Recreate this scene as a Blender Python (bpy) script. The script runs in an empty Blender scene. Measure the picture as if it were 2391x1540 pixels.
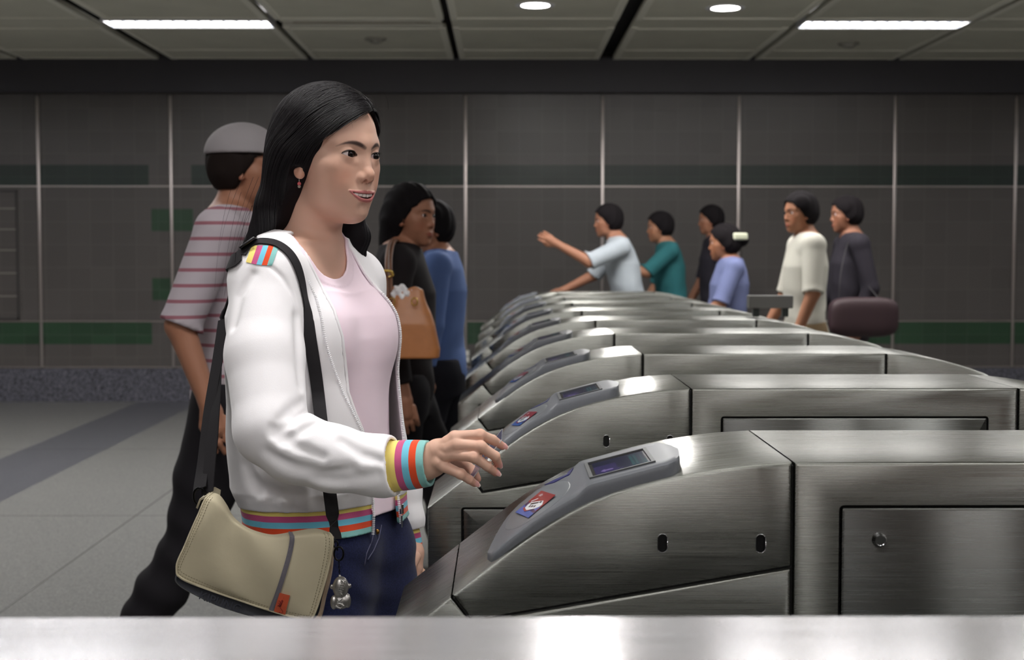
import bpy, bmesh, math, random
import numpy as np
from mathutils import Vector, Matrix

SC = bpy.context.scene
COL = SC.collection
rnd = random.Random(7)

# ------------------------------------------------------------------ camera
F_PX, IMG_W, IMG_H = 3320.0, 2391, 1540
CAM_Z = 1.30
PITCH = math.atan(180.0 / F_PX)
YAW = math.atan(21.5 / F_PX)
cam_d = bpy.data.cameras.new('camera')
cam_d.sensor_width = 36.0
cam_d.lens = 36.0 * F_PX / IMG_W
cam_d.clip_start = 0.05
cam_d.dof.use_dof = True
cam_d.dof.focus_distance = 2.1
cam_d.dof.aperture_fstop = 8.0
cam = bpy.data.objects.new('camera', cam_d)
COL.objects.link(cam)
cam.location = (0, 0, CAM_Z)
cam.rotation_euler = (math.radians(90) - PITCH, 0, -YAW)
SC.camera = cam
SC.view_settings.view_transform = 'Standard'
SC.view_settings.look = 'None'
SC.view_settings.gamma = 1.0
SC.view_settings.exposure = 0.0
SC.view_settings.use_curve_mapping = False

# ------------------------------------------------------------------ world: dim grey air of the station hall
w = bpy.data.worlds.new('world'); SC.world = w
w.use_nodes = True
w.node_tree.nodes['Background'].inputs[0].default_value = (0.80, 0.79, 0.82, 1)
w.node_tree.nodes['Background'].inputs[1].default_value = 0.25

LAMP_NEAR, LAMP_MID, LAMP_FAR, LAMP_VIS = 28.0, 5.0, 34.0, 10.0     # strengths of the ceiling fixtures
LAMP_STREAK = 14.0
CEIL_Z = 2.96

_cp, _sp, _cy, _sy = math.cos(PITCH), math.sin(PITCH), math.cos(YAW), math.sin(YAW)
_Fv = Vector((_sy * _cp, _cy * _cp, -_sp)); _Rv = Vector((_cy, -_sy, 0)); _Uv = _Rv.cross(_Fv)
def at(px, py, Y):
    """world point at depth Y that was measured at (px, py) in the photograph"""
    d = _Fv + _Rv * ((px - IMG_W / 2) / F_PX) - _Uv * ((py - IMG_H / 2) / F_PX)
    return Vector((0, 0, CAM_Z)) + d * (Y / d.y)

# ------------------------------------------------------------------ helpers
def lin(c):
    def f(v):
        v /= 255.0
        return v / 12.92 if v <= 0.04045 else ((v + 0.055) / 1.055) ** 2.4
    return (f(c[0]), f(c[1]), f(c[2]), 1.0)

MATS = {}
def mat(name, col=(128, 128, 128), rough=0.5, metal=0.0, emit=None, strength=0.0, spec=0.5, sheen=0.0, sss=0.0, noise=None, bump=None, coat=0.0):
    """plain principled material; noise = (scale, amount) colour variation; bump = (scale, strength, distance)"""
    if name in MATS: return MATS[name]
    m = bpy.data.materials.new(name); m.use_nodes = True
    nt = m.node_tree; b = nt.nodes['Principled BSDF']
    c = lin(col)
    b.inputs['Base Color'].default_value = c
    b.inputs['Roughness'].default_value = rough
    b.inputs['Metallic'].default_value = metal
    b.inputs['Specular IOR Level'].default_value = spec
    b.inputs['Coat Weight'].default_value = coat
    if sheen:
        b.inputs['Sheen Weight'].default_value = sheen
        b.inputs['Sheen Roughness'].default_value = 0.5
    if sss:
        b.inputs['Subsurface Weight'].default_value = sss
        b.inputs['Subsurface Radius'].default_value = (0.008, 0.003, 0.0018)
        b.inputs['Subsurface Scale'].default_value = 1.0
    if emit:
        b.inputs['Emission Color'].default_value = lin(emit)
        b.inputs['Emission Strength'].default_value = strength
    if noise or bump:
        tc = nt.nodes.new('ShaderNodeTexCoord')
    if noise:
        n = nt.nodes.new('ShaderNodeTexNoise'); n.inputs['Scale'].default_value = noise[0]; n.inputs['Detail'].default_value = 5
        nt.links.new(tc.outputs['Object'], n.inputs['Vector'])
        r = nt.nodes.new('ShaderNodeMapRange')
        r.inputs['From Min'].default_value = 0.3; r.inputs['From Max'].default_value = 0.7
        r.inputs['To Min'].default_value = 1 - noise[1]; r.inputs['To Max'].default_value = 1 + noise[1]
        nt.links.new(n.outputs['Fac'], r.inputs['Value'])
        mx = nt.nodes.new('ShaderNodeVectorMath'); mx.operation = 'SCALE'
        mx.inputs[0].default_value = c[:3]
        nt.links.new(r.outputs['Result'], mx.inputs['Scale'])
        nt.links.new(mx.outputs['Vector'], b.inputs['Base Color'])
    if bump:
        n2 = nt.nodes.new('ShaderNodeTexNoise'); n2.inputs['Scale'].default_value = bump[0]; n2.inputs['Detail'].default_value = 4
        nt.links.new(tc.outputs['Object'], n2.inputs['Vector'])
        bp = nt.nodes.new('ShaderNodeBump'); bp.inputs['Strength'].default_value = bump[1]; bp.inputs['Distance'].default_value = bump[2]
        nt.links.new(n2.outputs['Fac'], bp.inputs['Height'])
        nt.links.new(bp.outputs['Normal'], b.inputs['Normal'])
    MATS[name] = m
    return m

def link(name, me, mats=(), parent=None, loc=None, smooth=None):
    o = bpy.data.objects.new(name, me)
    for m in (mats if isinstance(mats, (list, tuple)) else [mats]): me.materials.append(m)
    COL.objects.link(o)
    if parent is not None: o.parent = parent
    if loc is not None: o.location = loc
    if smooth is not None and len(me.polygons):
        me.polygons.foreach_set('use_smooth', [True] * len(me.polygons))
        if smooth < 180: me.set_sharp_from_angle(angle=math.radians(smooth))
    return o

def obj(name, bm, mats, parent=None, loc=None, smooth=None):
    me = bpy.data.meshes.new(name)
    bmesh.ops.recalc_face_normals(bm, faces=bm.faces[:])
    bm.to_mesh(me); bm.free()
    return link(name, me, mats, parent, loc, smooth)

def empty(name, loc, rz=0):
    o = bpy.data.objects.new(name, None); COL.objects.link(o)
    o.empty_display_size = 0.05
    o.location = loc; o.rotation_euler = (0, 0, rz); return o

def tag(o, label, cat, group=None, kind=None):
    o['label'] = label; o['category'] = cat
    if group: o['group'] = group
    if kind: o['kind'] = kind
    return o

def struct(o):
    o['kind'] = 'structure'; return o

def dup(root, loc, label=None):
    r = root.copy(); COL.objects.link(r); r.location = loc
    if label: r['label'] = label
    for ch in root.children:
        c = ch.copy(); COL.objects.link(c); c.parent = r
        for g in ch.children:
            d = g.copy(); COL.objects.link(d); d.parent = c
    return r

def box(bm, x0, x1, y0, y1, z0, z1, mi=0):
    v = [bm.verts.new(p) for p in ((x0,y0,z0),(x1,y0,z0),(x1,y1,z0),(x0,y1,z0),(x0,y0,z1),(x1,y0,z1),(x1,y1,z1),(x0,y1,z1))]
    fs = [bm.faces.new([v[i] for i in q]) for q in ((0,3,2,1),(4,5,6,7),(0,1,5,4),(1,2,6,5),(2,3,7,6),(3,0,4,7))]
    for f in fs: f.material_index = mi
    return fs

def rbox(bm, x0, x1, y0, y1, z0, z1, r=0.003, seg=2, mi=0):
    t = bmesh.new(); box(t, x0, x1, y0, y1, z0, z1, mi)
    bmesh.ops.bevel(t, geom=t.edges[:], offset=r, segments=seg, affect='EDGES', profile=0.5)
    merge(bm, t)

def merge(bm, t, M=None):
    """append bmesh t to bm"""
    me = bpy.data.meshes.new('tmp'); t.to_mesh(me); t.free()
    if M is not None: me.transform(M)
    bm.from_mesh(me); bpy.data.meshes.remove(me)

def tube(bm, pts, rad, n=8, mi=0, cap=True):
    """swept round tube through pts; rad a number or a list"""
    pts = [Vector(p) for p in pts]; N = len(pts)
    rads = rad if isinstance(rad, (list, tuple, np.ndarray)) else [rad] * N
    rings = []; up = None
    for i, p in enumerate(pts):
        t = (pts[min(i+1, N-1)] - pts[max(i-1, 0)])
        if t.length < 1e-9: t = Vector((0,0,1))
        t.normalize()
        if up is None:
            up = Vector((0,0,1)) if abs(t.z) < 0.9 else Vector((1,0,0))
        a = (up - t * up.dot(t)).normalized(); b = t.cross(a); up = a
        rings.append([bm.verts.new(p + (a * math.cos(k*2*math.pi/n) + b * math.sin(k*2*math.pi/n)) * float(rads[i])) for k in range(n)])
    for r0, r1 in zip(rings, rings[1:]):
        for k in range(n):
            f = bm.faces.new((r0[k], r0[(k+1) % n], r1[(k+1) % n], r1[k])); f.material_index = mi; f.smooth = True
    if cap:
        for r in (rings[0], rings[-1]):
            f = bm.faces.new(r); f.material_index = mi

def lathe(bm, prof, n=24, mi=0, M=None, cap=True):
    """revolve (radius, z) profile about z"""
    rings = []
    for r, z in prof:
        rings.append([bm.verts.new(((M @ Vector((r*math.cos(2*math.pi*k/n), r*math.sin(2*math.pi*k/n), z))) if M else Vector((r*math.cos(2*math.pi*k/n), r*math.sin(2*math.pi*k/n), z)))) for k in range(n)])
    for r0, r1 in zip(rings, rings[1:]):
        for k in range(n):
            f = bm.faces.new((r0[k], r0[(k+1) % n], r1[(k+1) % n], r1[k])); f.material_index = mi
    for r in (rings[0], rings[-1]) if cap else ():
        f = bm.faces.new(r); f.material_index = mi

def inset(poly, d):
    """offset a closed 2-D polygon inwards by d (either winding)"""
    n = len(poly); A = sum(poly[i][0]*poly[(i+1) % n][1] - poly[(i+1) % n][0]*poly[i][1] for i in range(n))
    s = 1 if A > 0 else -1; out = []
    for i in range(n):
        p0, p1, p2 = Vector(poly[i-1]), Vector(poly[i]), Vector(poly[(i+1) % n])
        a = (p1 - p0).normalized(); b = (p2 - p1).normalized()
        na = Vector((-a.y, a.x)) * s; nb = Vector((-b.y, b.x)) * s
        m = na + nb; l = m.length
        m = m / l if l > 1e-6 else na
        out.append(tuple(p1 + m * (d / max(0.35, m.dot(na)))))
    return out

def plate(bm, outer, y0, y1, r=0.003, holes=(), hd=0.006, mi=0, hmi=1):
    """a prism of the x-z polygon `outer` from depth y0 (front) to y1, its edges rounded, with real recesses"""
    lv = [(r, y0), (0.3*r, y0+0.3*r), (0, y0+r), (0, y1-r), (0.3*r, y1-0.3*r), (r, y1)]
    loops = []
    for d, y in lv:
        p = inset(outer, d) if d else outer
        loops.append([bm.verts.new((x, y, z)) for x, z in p])
    n = len(outer)
    for a, b in zip(loops, loops[1:]):
        for k in range(n):
            f = bm.faces.new((a[k], a[(k+1) % n], b[(k+1) % n], b[k])); f.material_index = mi
    f = bm.faces.new(loops[-1]); f.material_index = mi
    if not holes:
        f = bm.faces.new(loops[0]); f.material_index = mi
    else:
        bm.edges.ensure_lookup_table()
        es = [bm.edges.get((loops[0][k], loops[0][(k+1) % n])) for k in range(n)]
        for h in holes:
            a = [bm.verts.new((x, y0, z)) for x, z in h]; m = len(a)
            b = [bm.verts.new((x, y0+hd, z)) for x, z in h]
            for k in range(m):
                es.append(bm.edges.new((a[k], a[(k+1) % m])))
                f = bm.faces.new((a[k], a[(k+1) % m], b[(k+1) % m], b[k])); f.material_index = hmi
            f = bm.faces.new(b); f.material_index = hmi
        before = set(bm.faces)
        bmesh.ops.triangle_fill(bm, edges=es, use_beauty=True)
        for f in bm.faces:
            if f not in before: f.material_index = mi

def brush_uv(me):
    uv = me.uv_layers.new(name='UVMap')
    n = len(me.loops); vi = np.empty(n, np.int32); me.loops.foreach_get('vertex_index', vi)
    co = np.empty(len(me.vertices)*3, np.float32); me.vertices.foreach_get('co', co); co = co.reshape(-1, 3)[vi]
    a = np.stack([co[:, 0], co[:, 1] + co[:, 2]], 1)
    uv.data.foreach_set('uv', a.ravel())

def flat_poly(bm, pts3, mi=0):
    f = bm.faces.new([bm.verts.new(p) for p in pts3]); f.material_index = mi; return f

def text_mesh(body, size, extrude=0.0, align='CENTER'):
    c = bpy.data.curves.new('txt', 'FONT'); c.body = body; c.size = size; c.extrude = extrude
    c.align_x = align; c.align_y = 'CENTER'; c.resolution_u = 3
    o = bpy.data.objects.new('txt', c); COL.objects.link(o)
    dg = bpy.context.evaluated_depsgraph_get()
    me = bpy.data.meshes.new_from_object(o.evaluated_get(dg))
    bpy.data.objects.remove(o); bpy.data.curves.remove(c)
    return me

# ------------------------------------------------------------------ materials of the hall
def steel_mat(name, col, rough, aniso=0.8, lines=1.0):
    m = bpy.data.materials.new(name); m.use_nodes = True; nt = m.node_tree; b = nt.nodes['Principled BSDF']
    b.inputs['Metallic'].default_value = 1.0
    b.inputs['Anisotropic'].default_value = aniso
    b.inputs['Anisotropic Rotation'].default_value = 0.25
    uvn = nt.nodes.new('ShaderNodeUVMap'); uvn.uv_map = 'UVMap'
    tg = nt.nodes.new('ShaderNodeTangent'); tg.direction_type = 'UV_MAP'; tg.uv_map = 'UVMap'
    nt.links.new(tg.outputs[0], b.inputs['Tangent'])
    mp = nt.nodes.new('ShaderNodeMapping'); mp.inputs['Scale'].default_value = (6, 1000, 1)
    nt.links.new(uvn.outputs[0], mp.inputs[0])
    n = nt.nodes.new('ShaderNodeTexNoise'); n.inputs['Scale'].default_value = 1.0; n.inputs['Detail'].default_value = 4
    nt.links.new(mp.outputs[0], n.inputs['Vector'])
    c = lin(col)
    rp = nt.nodes.new('ShaderNodeMapRange'); rp.inputs['From Min'].default_value = 0.25; rp.inputs['From Max'].default_value = 0.75
    rp.inputs['To Min'].default_value = 1 - 0.08*lines; rp.inputs['To Max'].default_value = 1 + 0.08*lines
    nt.links.new(n.outputs['Fac'], rp.inputs['Value'])
    sc = nt.nodes.new('ShaderNodeVectorMath'); sc.operation = 'SCALE'; sc.inputs[0].default_value = c[:3]
    nt.links.new(rp.outputs[0], sc.inputs['Scale']); nt.links.new(sc.outputs[0], b.inputs['Base Color'])
    rr = nt.nodes.new('ShaderNodeMapRange'); rr.inputs['From Min'].default_value = 0.25; rr.inputs['From Max'].default_value = 0.75
    rr.inputs['To Min'].default_value = rough - 0.035; rr.inputs['To Max'].default_value = rough + 0.05
    nt.links.new(n.outputs['Fac'], rr.inputs['Value']); nt.links.new(rr.outputs[0], b.inputs['Roughness'])
    MATS[name] = m; return m

def granite(name, c1, c2, scale, rough, amount=0.5, polish=0.5):
    m = bpy.data.materials.new(name); m.use_nodes = True; nt = m.node_tree; b = nt.nodes['Principled BSDF']
    tc = nt.nodes.new('ShaderNodeTexCoord')
    v = nt.nodes.new('ShaderNodeTexVoronoi'); v.inputs['Scale'].default_value = scale
    n = nt.nodes.new('ShaderNodeTexNoise'); n.inputs['Scale'].default_value = scale*0.6; n.inputs['Detail'].default_value = 8
    for q in (v, n): nt.links.new(tc.outputs['Object'], q.inputs['Vector'])
    bw = nt.nodes.new('ShaderNodeRGBToBW'); nt.links.new(v.outputs['Color'], bw.inputs[0])
    mm = nt.nodes.new('ShaderNodeMath'); mm.operation = 'MULTIPLY_ADD'; mm.inputs[1].default_value = amount
    nt.links.new(bw.outputs[0], mm.inputs[0])
    m2 = nt.nodes.new('ShaderNodeMath'); m2.operation = 'MULTIPLY'; m2.inputs[1].default_value = 1 - amount
    nt.links.new(n.outputs['Fac'], m2.inputs[0]); nt.links.new(m2.outputs[0], mm.inputs[2])
    r = nt.nodes.new('ShaderNodeValToRGB')
    r.color_ramp.elements[0].position = 0.25; r.color_ramp.elements[0].color = lin(c1)
    r.color_ramp.elements[1].position = 0.75; r.color_ramp.elements[1].color = lin(c2)
    nt.links.new(mm.outputs[0], r.inputs[0]); nt.links.new(r.outputs[0], b.inputs['Base Color'])
    b.inputs['Roughness'].default_value = rough; b.inputs['Specular IOR Level'].default_value = polish
    MATS[name] = m; return m

def tile_mat(name, col, grout, size=0.196, rough=0.35, var=0.06):
    """square glazed tiles on an x-z wall"""
    m = bpy.data.materials.new(name); m.use_nodes = True; nt = m.node_tree; b = nt.nodes['Principled BSDF']
    tc = nt.nodes.new('ShaderNodeTexCoord')
    sp = nt.nodes.new('ShaderNodeSeparateXYZ'); nt.links.new(tc.outputs['Object'], sp.inputs[0])
    cb = nt.nodes.new('ShaderNodeCombineXYZ')
    ad = nt.nodes.new('ShaderNodeMath'); ad.operation = 'ADD'
    nt.links.new(sp.outputs['X'], ad.inputs[0]); nt.links.new(sp.outputs['Y'], ad.inputs[1])
    nt.links.new(ad.outputs[0], cb.inputs['X']); nt.links.new(sp.outputs['Z'], cb.inputs['Y'])
    br = nt.nodes.new('ShaderNodeTexBrick'); br.offset = 0.0; br.squash = 1.0
    br.inputs['Scale'].default_value = 1.0; br.inputs['Brick Width'].default_value = size; br.inputs['Row Height'].default_value = size
    br.inputs['Mortar Size'].default_value = 0.0025; br.inputs['Mortar Smooth'].default_value = 0.3; br.inputs['Bias'].default_value = 0.0
    c = lin(col); br.inputs['Color1'].default_value = tuple(v*(1-var) for v in c[:3]) + (1,)
    br.inputs['Color2'].default_value = tuple(v*(1+var) for v in c[:3]) + (1,)
    br.inputs['Mortar'].default_value = lin(grout)
    nt.links.new(cb.outputs[0], br.inputs['Vector']); nt.links.new(br.outputs['Color'], b.inputs['Base Color'])
    b.inputs['Roughness'].default_value = rough
    bp = nt.nodes.new('ShaderNodeBump'); bp.inputs['Strength'].default_value = 0.25; bp.inputs['Distance'].default_value = 0.002; bp.invert = True
    nt.links.new(br.outputs['Fac'], bp.inputs['Height']); nt.links.new(bp.outputs['Normal'], b.inputs['Normal'])
    MATS[name] = m; return m

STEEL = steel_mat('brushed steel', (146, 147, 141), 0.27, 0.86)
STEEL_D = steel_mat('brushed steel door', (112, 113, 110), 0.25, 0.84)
STEEL_LIT = steel_mat('brightened steel', (226, 225, 227), 0.24, 0.88)  # lit copy of the brushed steel: reflected glare put into its colour
DARK = mat('dark gap', (14, 13, 14), 0.8)
CHROME = mat('chrome', (225, 225, 228), 0.12, 1.0)
BLACK_PL = mat('black plastic', (16, 15, 17), 0.25)
READER = mat('grey reader plastic', (92, 95, 100), 0.42, noise=(300, 0.03))
TILE = tile_mat('grey brown tile', (82, 78, 76), (97, 93, 90))
TILE_G = tile_mat('green tile', (38, 66, 45), (66, 82, 68), var=0.12)
TILE_DG = tile_mat('dark green tile', (27, 43, 36), (48, 58, 50), var=0.10)
GRAN_BASE = granite('dark granite skirting', (38, 38, 45), (112, 112, 122), 95, 0.25)
FLOOR_M = granite('grey granite floor', (70, 71, 69), (140, 140, 137), 190, 0.34)
FLOOR_D = granite('dark granite floor strip', (62, 63, 68), (104, 105, 110), 190, 0.3)
BEAM = mat('black painted beam', (58, 57, 62), 0.5)
CEIL = mat('grey ceiling panel', (214, 212, 196), 0.75, noise=(3, 0.05))
CEIL_T = mat('pale ceiling trim', (236, 234, 220), 0.6)
SLOT = mat('dark ceiling slot', (22, 21, 24), 0.7)
STRIP = mat('metal wall strip', (190, 182, 178), 0.35, 1.0)
WARM_WALL = mat('pinkish stone cladding', (206, 176, 172), 0.5, noise=(2, 0.06))
# ================================================================== the hall
XL, XR, YB, YF = -7.5, 8.5, -5.5, 12.4
# floor: pale granite, a dark granite strip running to the far wall, joints
bm = bmesh.new()
for x0, x1, mi in ((XL, -3.18, 0), (-3.18, -2.63, 1), (-2.63, XR, 0)):
    flat_poly(bm, [(x0, YB, 0), (x1, YB, 0), (x1, YF, 0), (x0, YF, 0)], mi)
for x in (-5.4, -1.82, 3.4, 6.0): box(bm, x-0.004, x+0.004, YB, YF, -0.002, 0.0006, 2)
for y in (2.2, 4.6, 7.0, 9.4): box(bm, XL, XR, y-0.003, y+0.003, -0.002, 0.0005, 2)
struct(obj('floor', bm, [FLOOR_M, FLOOR_D, mat('floor joint', (70, 70, 68), 0.6)]))

# far wall: grey tiles with green tile bands, in panels between metal strips
bm = bmesh.new()
def wq(x0, x1, z0, z1, mi, y=YF): flat_poly(bm, [(x0, y, z0), (x1, y, z0), (x1, y, z1), (x0, y, z1)], mi)
for z0, z1, mi in ((0.0, 0.303, 3), (0.303, 0.505, 0), (0.700, 1.876, 0), (2.06, 3.1, 0)): wq(XL, XR, z0, z1, mi)
lo = [(XL, -3.06, 1), (-3.06, -0.40, 0), (-0.40, XR, 1)]
hi = [(XL, -3.07, 2), (-3.07, -2.70, 0), (-2.70, XR, 2)]
for x0, x1, mi in lo: wq(x0, x1, 0.505, 0.700, mi)
for x0, x1, mi in hi: wq(x0, x1, 1.876, 2.06, mi)
struct(obj('wall_back', bm, [TILE, TILE_G, TILE_DG, GRAN_BASE]))
bm = bmesh.new()                                   # green tiles in the plain field
for z0 in (1.49, 0.89): box(bm, -3.05, -2.69, YF-0.003, YF, z0, z0+0.19)
o = struct(obj('trim_1', bm, TILE_G)); o['kind'] = 'structure'
bm = bmesh.new()                                   # vertical and horizontal metal strips
for x in (-5.2, -4.02, -2.875, -1.60, -0.324, 0.866, 2.05, 3.408, 4.46, 5.7): rbox(bm, x-0.013, x+0.013, YF-0.014, YF, 0.30, 2.66, 0.004, 2)
for z in (1.876, 0.704, 0.304): rbox(bm, XL, XR, YF-0.008, YF, z-0.006, z+0.006, 0.002, 1)
struct(obj('trim_2', bm, STRIP, smooth=40))
bm = bmesh.new()                                   # recessed hatch in the tiles at far left
for x0, x1, z0, z1 in ((-4.62, -4.21, 0.72, 0.735), (-4.62, -4.21, 1.83, 1.84), (-4.225, -4.21, 0.72, 1.84)): box(bm, x0, x1, YF-0.012, YF, z0, z1, 1)
for z in (0.92, 1.12, 1.32, 1.50, 1.68): box(bm, -4.62, -4.225, YF-0.006, YF, z, z+0.008, 0)
struct(obj('trim_3', bm, [mat('hatch line', (150, 144, 138), 0.5), mat('hatch edge', (60, 57, 57), 0.5)]))
bm = bmesh.new(); rbox(bm, XL, XR, YF-0.10, YF+0.05, 2.675, CEIL_Z+0.02, 0.004)
struct(obj('trim_4', bm, BEAM))
# the other walls of the hall
bm = bmesh.new(); flat_poly(bm, [(XL, YB, 0), (XL, YF, 0), (XL, YF, 3.1), (XL, YB, 3.1)]); struct(obj('wall_left', bm, TILE))
bm = bmesh.new(); flat_poly(bm, [(XR, YB, 0), (XR, YF, 0), (XR, YF, 3.1), (XR, YB, 3.1)]); struct(obj('wall_right', bm, TILE))
bm = bmesh.new(); flat_poly(bm, [(XL, YB, 0), (XR, YB, 0), (XR, YB, 3.1), (XL, YB, 3.1)]); struct(obj('wall_front', bm, WARM_WALL))

# ceiling: panels between dark slots, with pale trims
SLOTS = [(-6.6, .03), (-5.38, .03), (-4.13, .03), (-2.89, .055), (-1.645, .025), (-.395, .025), (.885, .06), (2.14, .025), (3.38, .025), (4.62, .03), (5.86, .03), (7.1, .03)]
bm = bmesh.new()
flat_poly(bm, [(XL, YB, CEIL_Z+0.09), (XR, YB, CEIL_Z+0.09), (XR, YF, CEIL_Z+0.09), (XL, YF, CEIL_Z+0.09)], 1)
edges = [XL] + [s for s, _ in SLOTS] + [XR]; hw = [0] + [h for _, h in SLOTS] + [0]
PER = 2.1
rows = [(10.24 - PER*k, 10.58 - PER*k) for k in range(8)]     # fixture bands
LCELL = [(1, 4, 8, 11), (1, 2, 3, 4, 11), (1, 3, 4, 11), (1, 4, 8), (5, 6, 8, 10), (5, 7, 9), (4, 6, 8, 10), (3, 6, 9)]
for i in range(len(edges)-1):
    x0, x1 = edges[i] + hw[i], edges[i+1] - hw[i+1]
    yb = [12.32]
    for a, b in rows: yb += [b, a]
    yb.append(YB)
    for k in range(len(yb)-1):
        ya, yc = yb[k+1], yb[k]
        if yc - ya < 0.02: continue
        if k % 2 == 1 and (i in LCELL[k//2] or (k == 1 and i == 5)): continue         # a fixture or a diffuser sits here
        box(bm, x0, x1, ya, yc, CEIL_Z, CEIL_Z+0.03, 0)
        if k % 2 == 0:
            xt0, xt1 = x0, x1
            box(bm, xt0, xt0+0.05, ya, yc, CEIL_Z-0.006, CEIL_Z, 2); box(bm, xt1-0.05, xt1, ya, yc, CEIL_Z-0.006, CEIL_Z, 2)
            for yy in (ya+0.06, yc-0.07): box(bm, xt0+0.05, xt1-0.05, yy, yy+0.03, CEIL_Z-0.006, CEIL_Z, 2)
            if k == 0: box(bm, xt0+0.05, xt1-0.05, 11.75, 11.79, CEIL_Z-0.006, CEIL_Z, 2)
            else: box(bm, xt0+0.05, xt1-0.05, ya+0.36, ya+0.40, CEIL_Z-0.006, CEIL_Z, 2)
struct(obj('ceiling', bm, [CEIL, SLOT, CEIL_T]))

# ------------------------------------------------------------------ ceiling lamps
def emis(name, s, col=(255, 252, 250)):
    return mat(name, (230, 230, 230), 0.5, emit=col, strength=s)
def make_fixture(strength, name):
    t = empty('ceiling_light', (0, 0, 0))
    bm = bmesh.new()
    for x0, x1, y0, y1 in ((-.60, .60, -.16, -.145), (-.60, .60, .145, .16), (-.60, -.585, -.145, .145), (.585, .60, -.145, .145)):
        box(bm, x0, x1, y0, y1, -0.012, 0.05)
    obj('frame', bm, mat('white fixture frame', (225, 226, 228), 0.35), t)
    bm = bmesh.new()
    flat_poly(bm, [(-.585, -.145, .002), (.585, -.145, .002), (.585, .145, .002), (-.585, .145, .002)])
    obj('light_panel', bm, emis('lamp ' + name, strength), t)
    bm = bmesh.new()
    for k in range(13):
        x = -.54 + k*.09; box(bm, x-.006, x+.006, -.145, .10, -.014, .001)
    box(bm, -.585, .585, .09, .10, -.014, .001)
    obj('louvre', bm, mat('louvre metal', (150, 158, 172), 0.3, 1.0), t)
    return t
proto = {}
LAMPS = [(0, (1, 4, 8, 11)), (1, (1, 2, 3, 4, 11)), (2, (1, 3, 4, 11)), (3, (1, 4, 8)), (4, (5, 6, 8, 10)), (5, (5, 7, 9)), (6, (4, 6, 8, 10)), (7, (3, 6, 9))]  # rows after the first are unseen; fixtures added to light figure, wall and steel
NTH = ['', 'second', 'third', 'fourth', 'fifth', 'sixth', 'seventh', 'eighth']
for r, cells in LAMPS:
    a, b = rows[r]
    for n, cell in enumerate(cells):
        x = (edges[cell] + edges[cell+1]) / 2; y = (a + b) / 2
        kind = 'visible' if r == 0 else ('far' if r < 3 else ('mid' if r == 3 else 'near'))
        s = {'visible': LAMP_VIS, 'far': LAMP_FAR, 'mid': LAMP_MID, 'near': LAMP_NEAR}[kind]
        loc = (x, y, CEIL_Z)
        if kind not in proto: proto[kind] = o = make_fixture(s, kind); o.location = loc
        else: o = dup(proto[kind], loc)
        if r == 0: lab = {4: 'lit louvred ceiling light above the young woman, left of the air diffuser', 8: 'lit louvred ceiling light above the man in the white shirt', 1: 'lit louvred ceiling light beyond the left edge, by the far wall', 11: 'lit louvred ceiling light beyond the right edge, by the far wall'}[cell]
        else: lab = 'unseen louvred ceiling light, %s from the left in the %s row from back wall' % (['first', 'second', 'third', 'fourth', 'fifth', 'sixth'][n], NTH[r])
        tag(o, lab, 'ceiling light', 'louvred ceiling lights')

def make_streak_light(s=LAMP_STREAK, n='surface'):  # added lights out of view that put bright streaks on the steel
    t = empty('ceiling_light', (0, 0, 0))
    bm = bmesh.new(); rbox(bm, -.15, .15, -.60, .60, -.030, 0, .004); obj('housing', bm, mat('white fixture frame'), t, smooth=40)
    bm = bmesh.new(); rbox(bm, -.135, .135, -.585, .585, -.062, -.030, .010); obj('diffuser', bm, emis('lamp ' + n, s), t, smooth=40)
    return t
sp0 = make_streak_light()
for i, (x, y) in enumerate(((.42, 7.75), (1.42, 7.75), (1.86, 7.75), (2.30, 7.75), (2.95, 7.75), (4.2, 7.75))):
    o = make_streak_light(70.0, 'strong') if i == 0 else (sp0 if i == 1 else dup(sp0, (x, y, CEIL_Z)))
    o.location = (x, y, CEIL_Z)
    tag(o, 'unseen lengthwise ceiling light added over the gates for streaks, %s from the left' % ['first', 'second', 'third', 'fourth', 'fifth', 'sixth'][i], 'ceiling light', 'added ceiling lights out of view')
def downlight(x, y, label):
    t = tag(empty('downlight', (x, y, CEIL_Z)), label, 'ceiling light', 'round downlights')
    bm = bmesh.new(); lathe(bm, [(.095, -.004), (.13, -.006), (.135, -.001), (.135, .004), (.095, .02)], 32, cap=False)
    obj('trim_ring', bm, mat('white fixture frame'), t, smooth=40)
    bm = bmesh.new(); bmesh.ops.create_circle(bm, cap_ends=True, radius=.096, segments=32)
    o = obj('lens', bm, emis('downlight lens', 40.0), t); o.location = (0, 0, -.003)
downlight(.219, 9.65, 'round lit downlight in the ceiling beside the air diffuser')
downlight(1.512, 9.75, 'round lit downlight in the ceiling beyond the wide dark slot')
for x, y, lab in ((-.985, 11.13, 'round white smoke detector on the ceiling panel below the left light'), (2.74, 11.35, 'round white smoke detector on the ceiling panel below the right light')):
    t = tag(empty('smoke_detector', (x, y, CEIL_Z)), lab, 'smoke detector', 'smoke detectors on the ceiling')
    bm = bmesh.new(); lathe(bm, [(.085, 0), (.085, -.012), (.07, -.02)], 24); obj('base', bm, mat('detector white', (150, 148, 138), 0.5), t, smooth=40)
    bm = bmesh.new(); lathe(bm, [(.05, -.018), (.045, -.035), (.03, -.04)], 24); obj('sensor_cap', bm, mat('detector white'), t, smooth=40)
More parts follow.
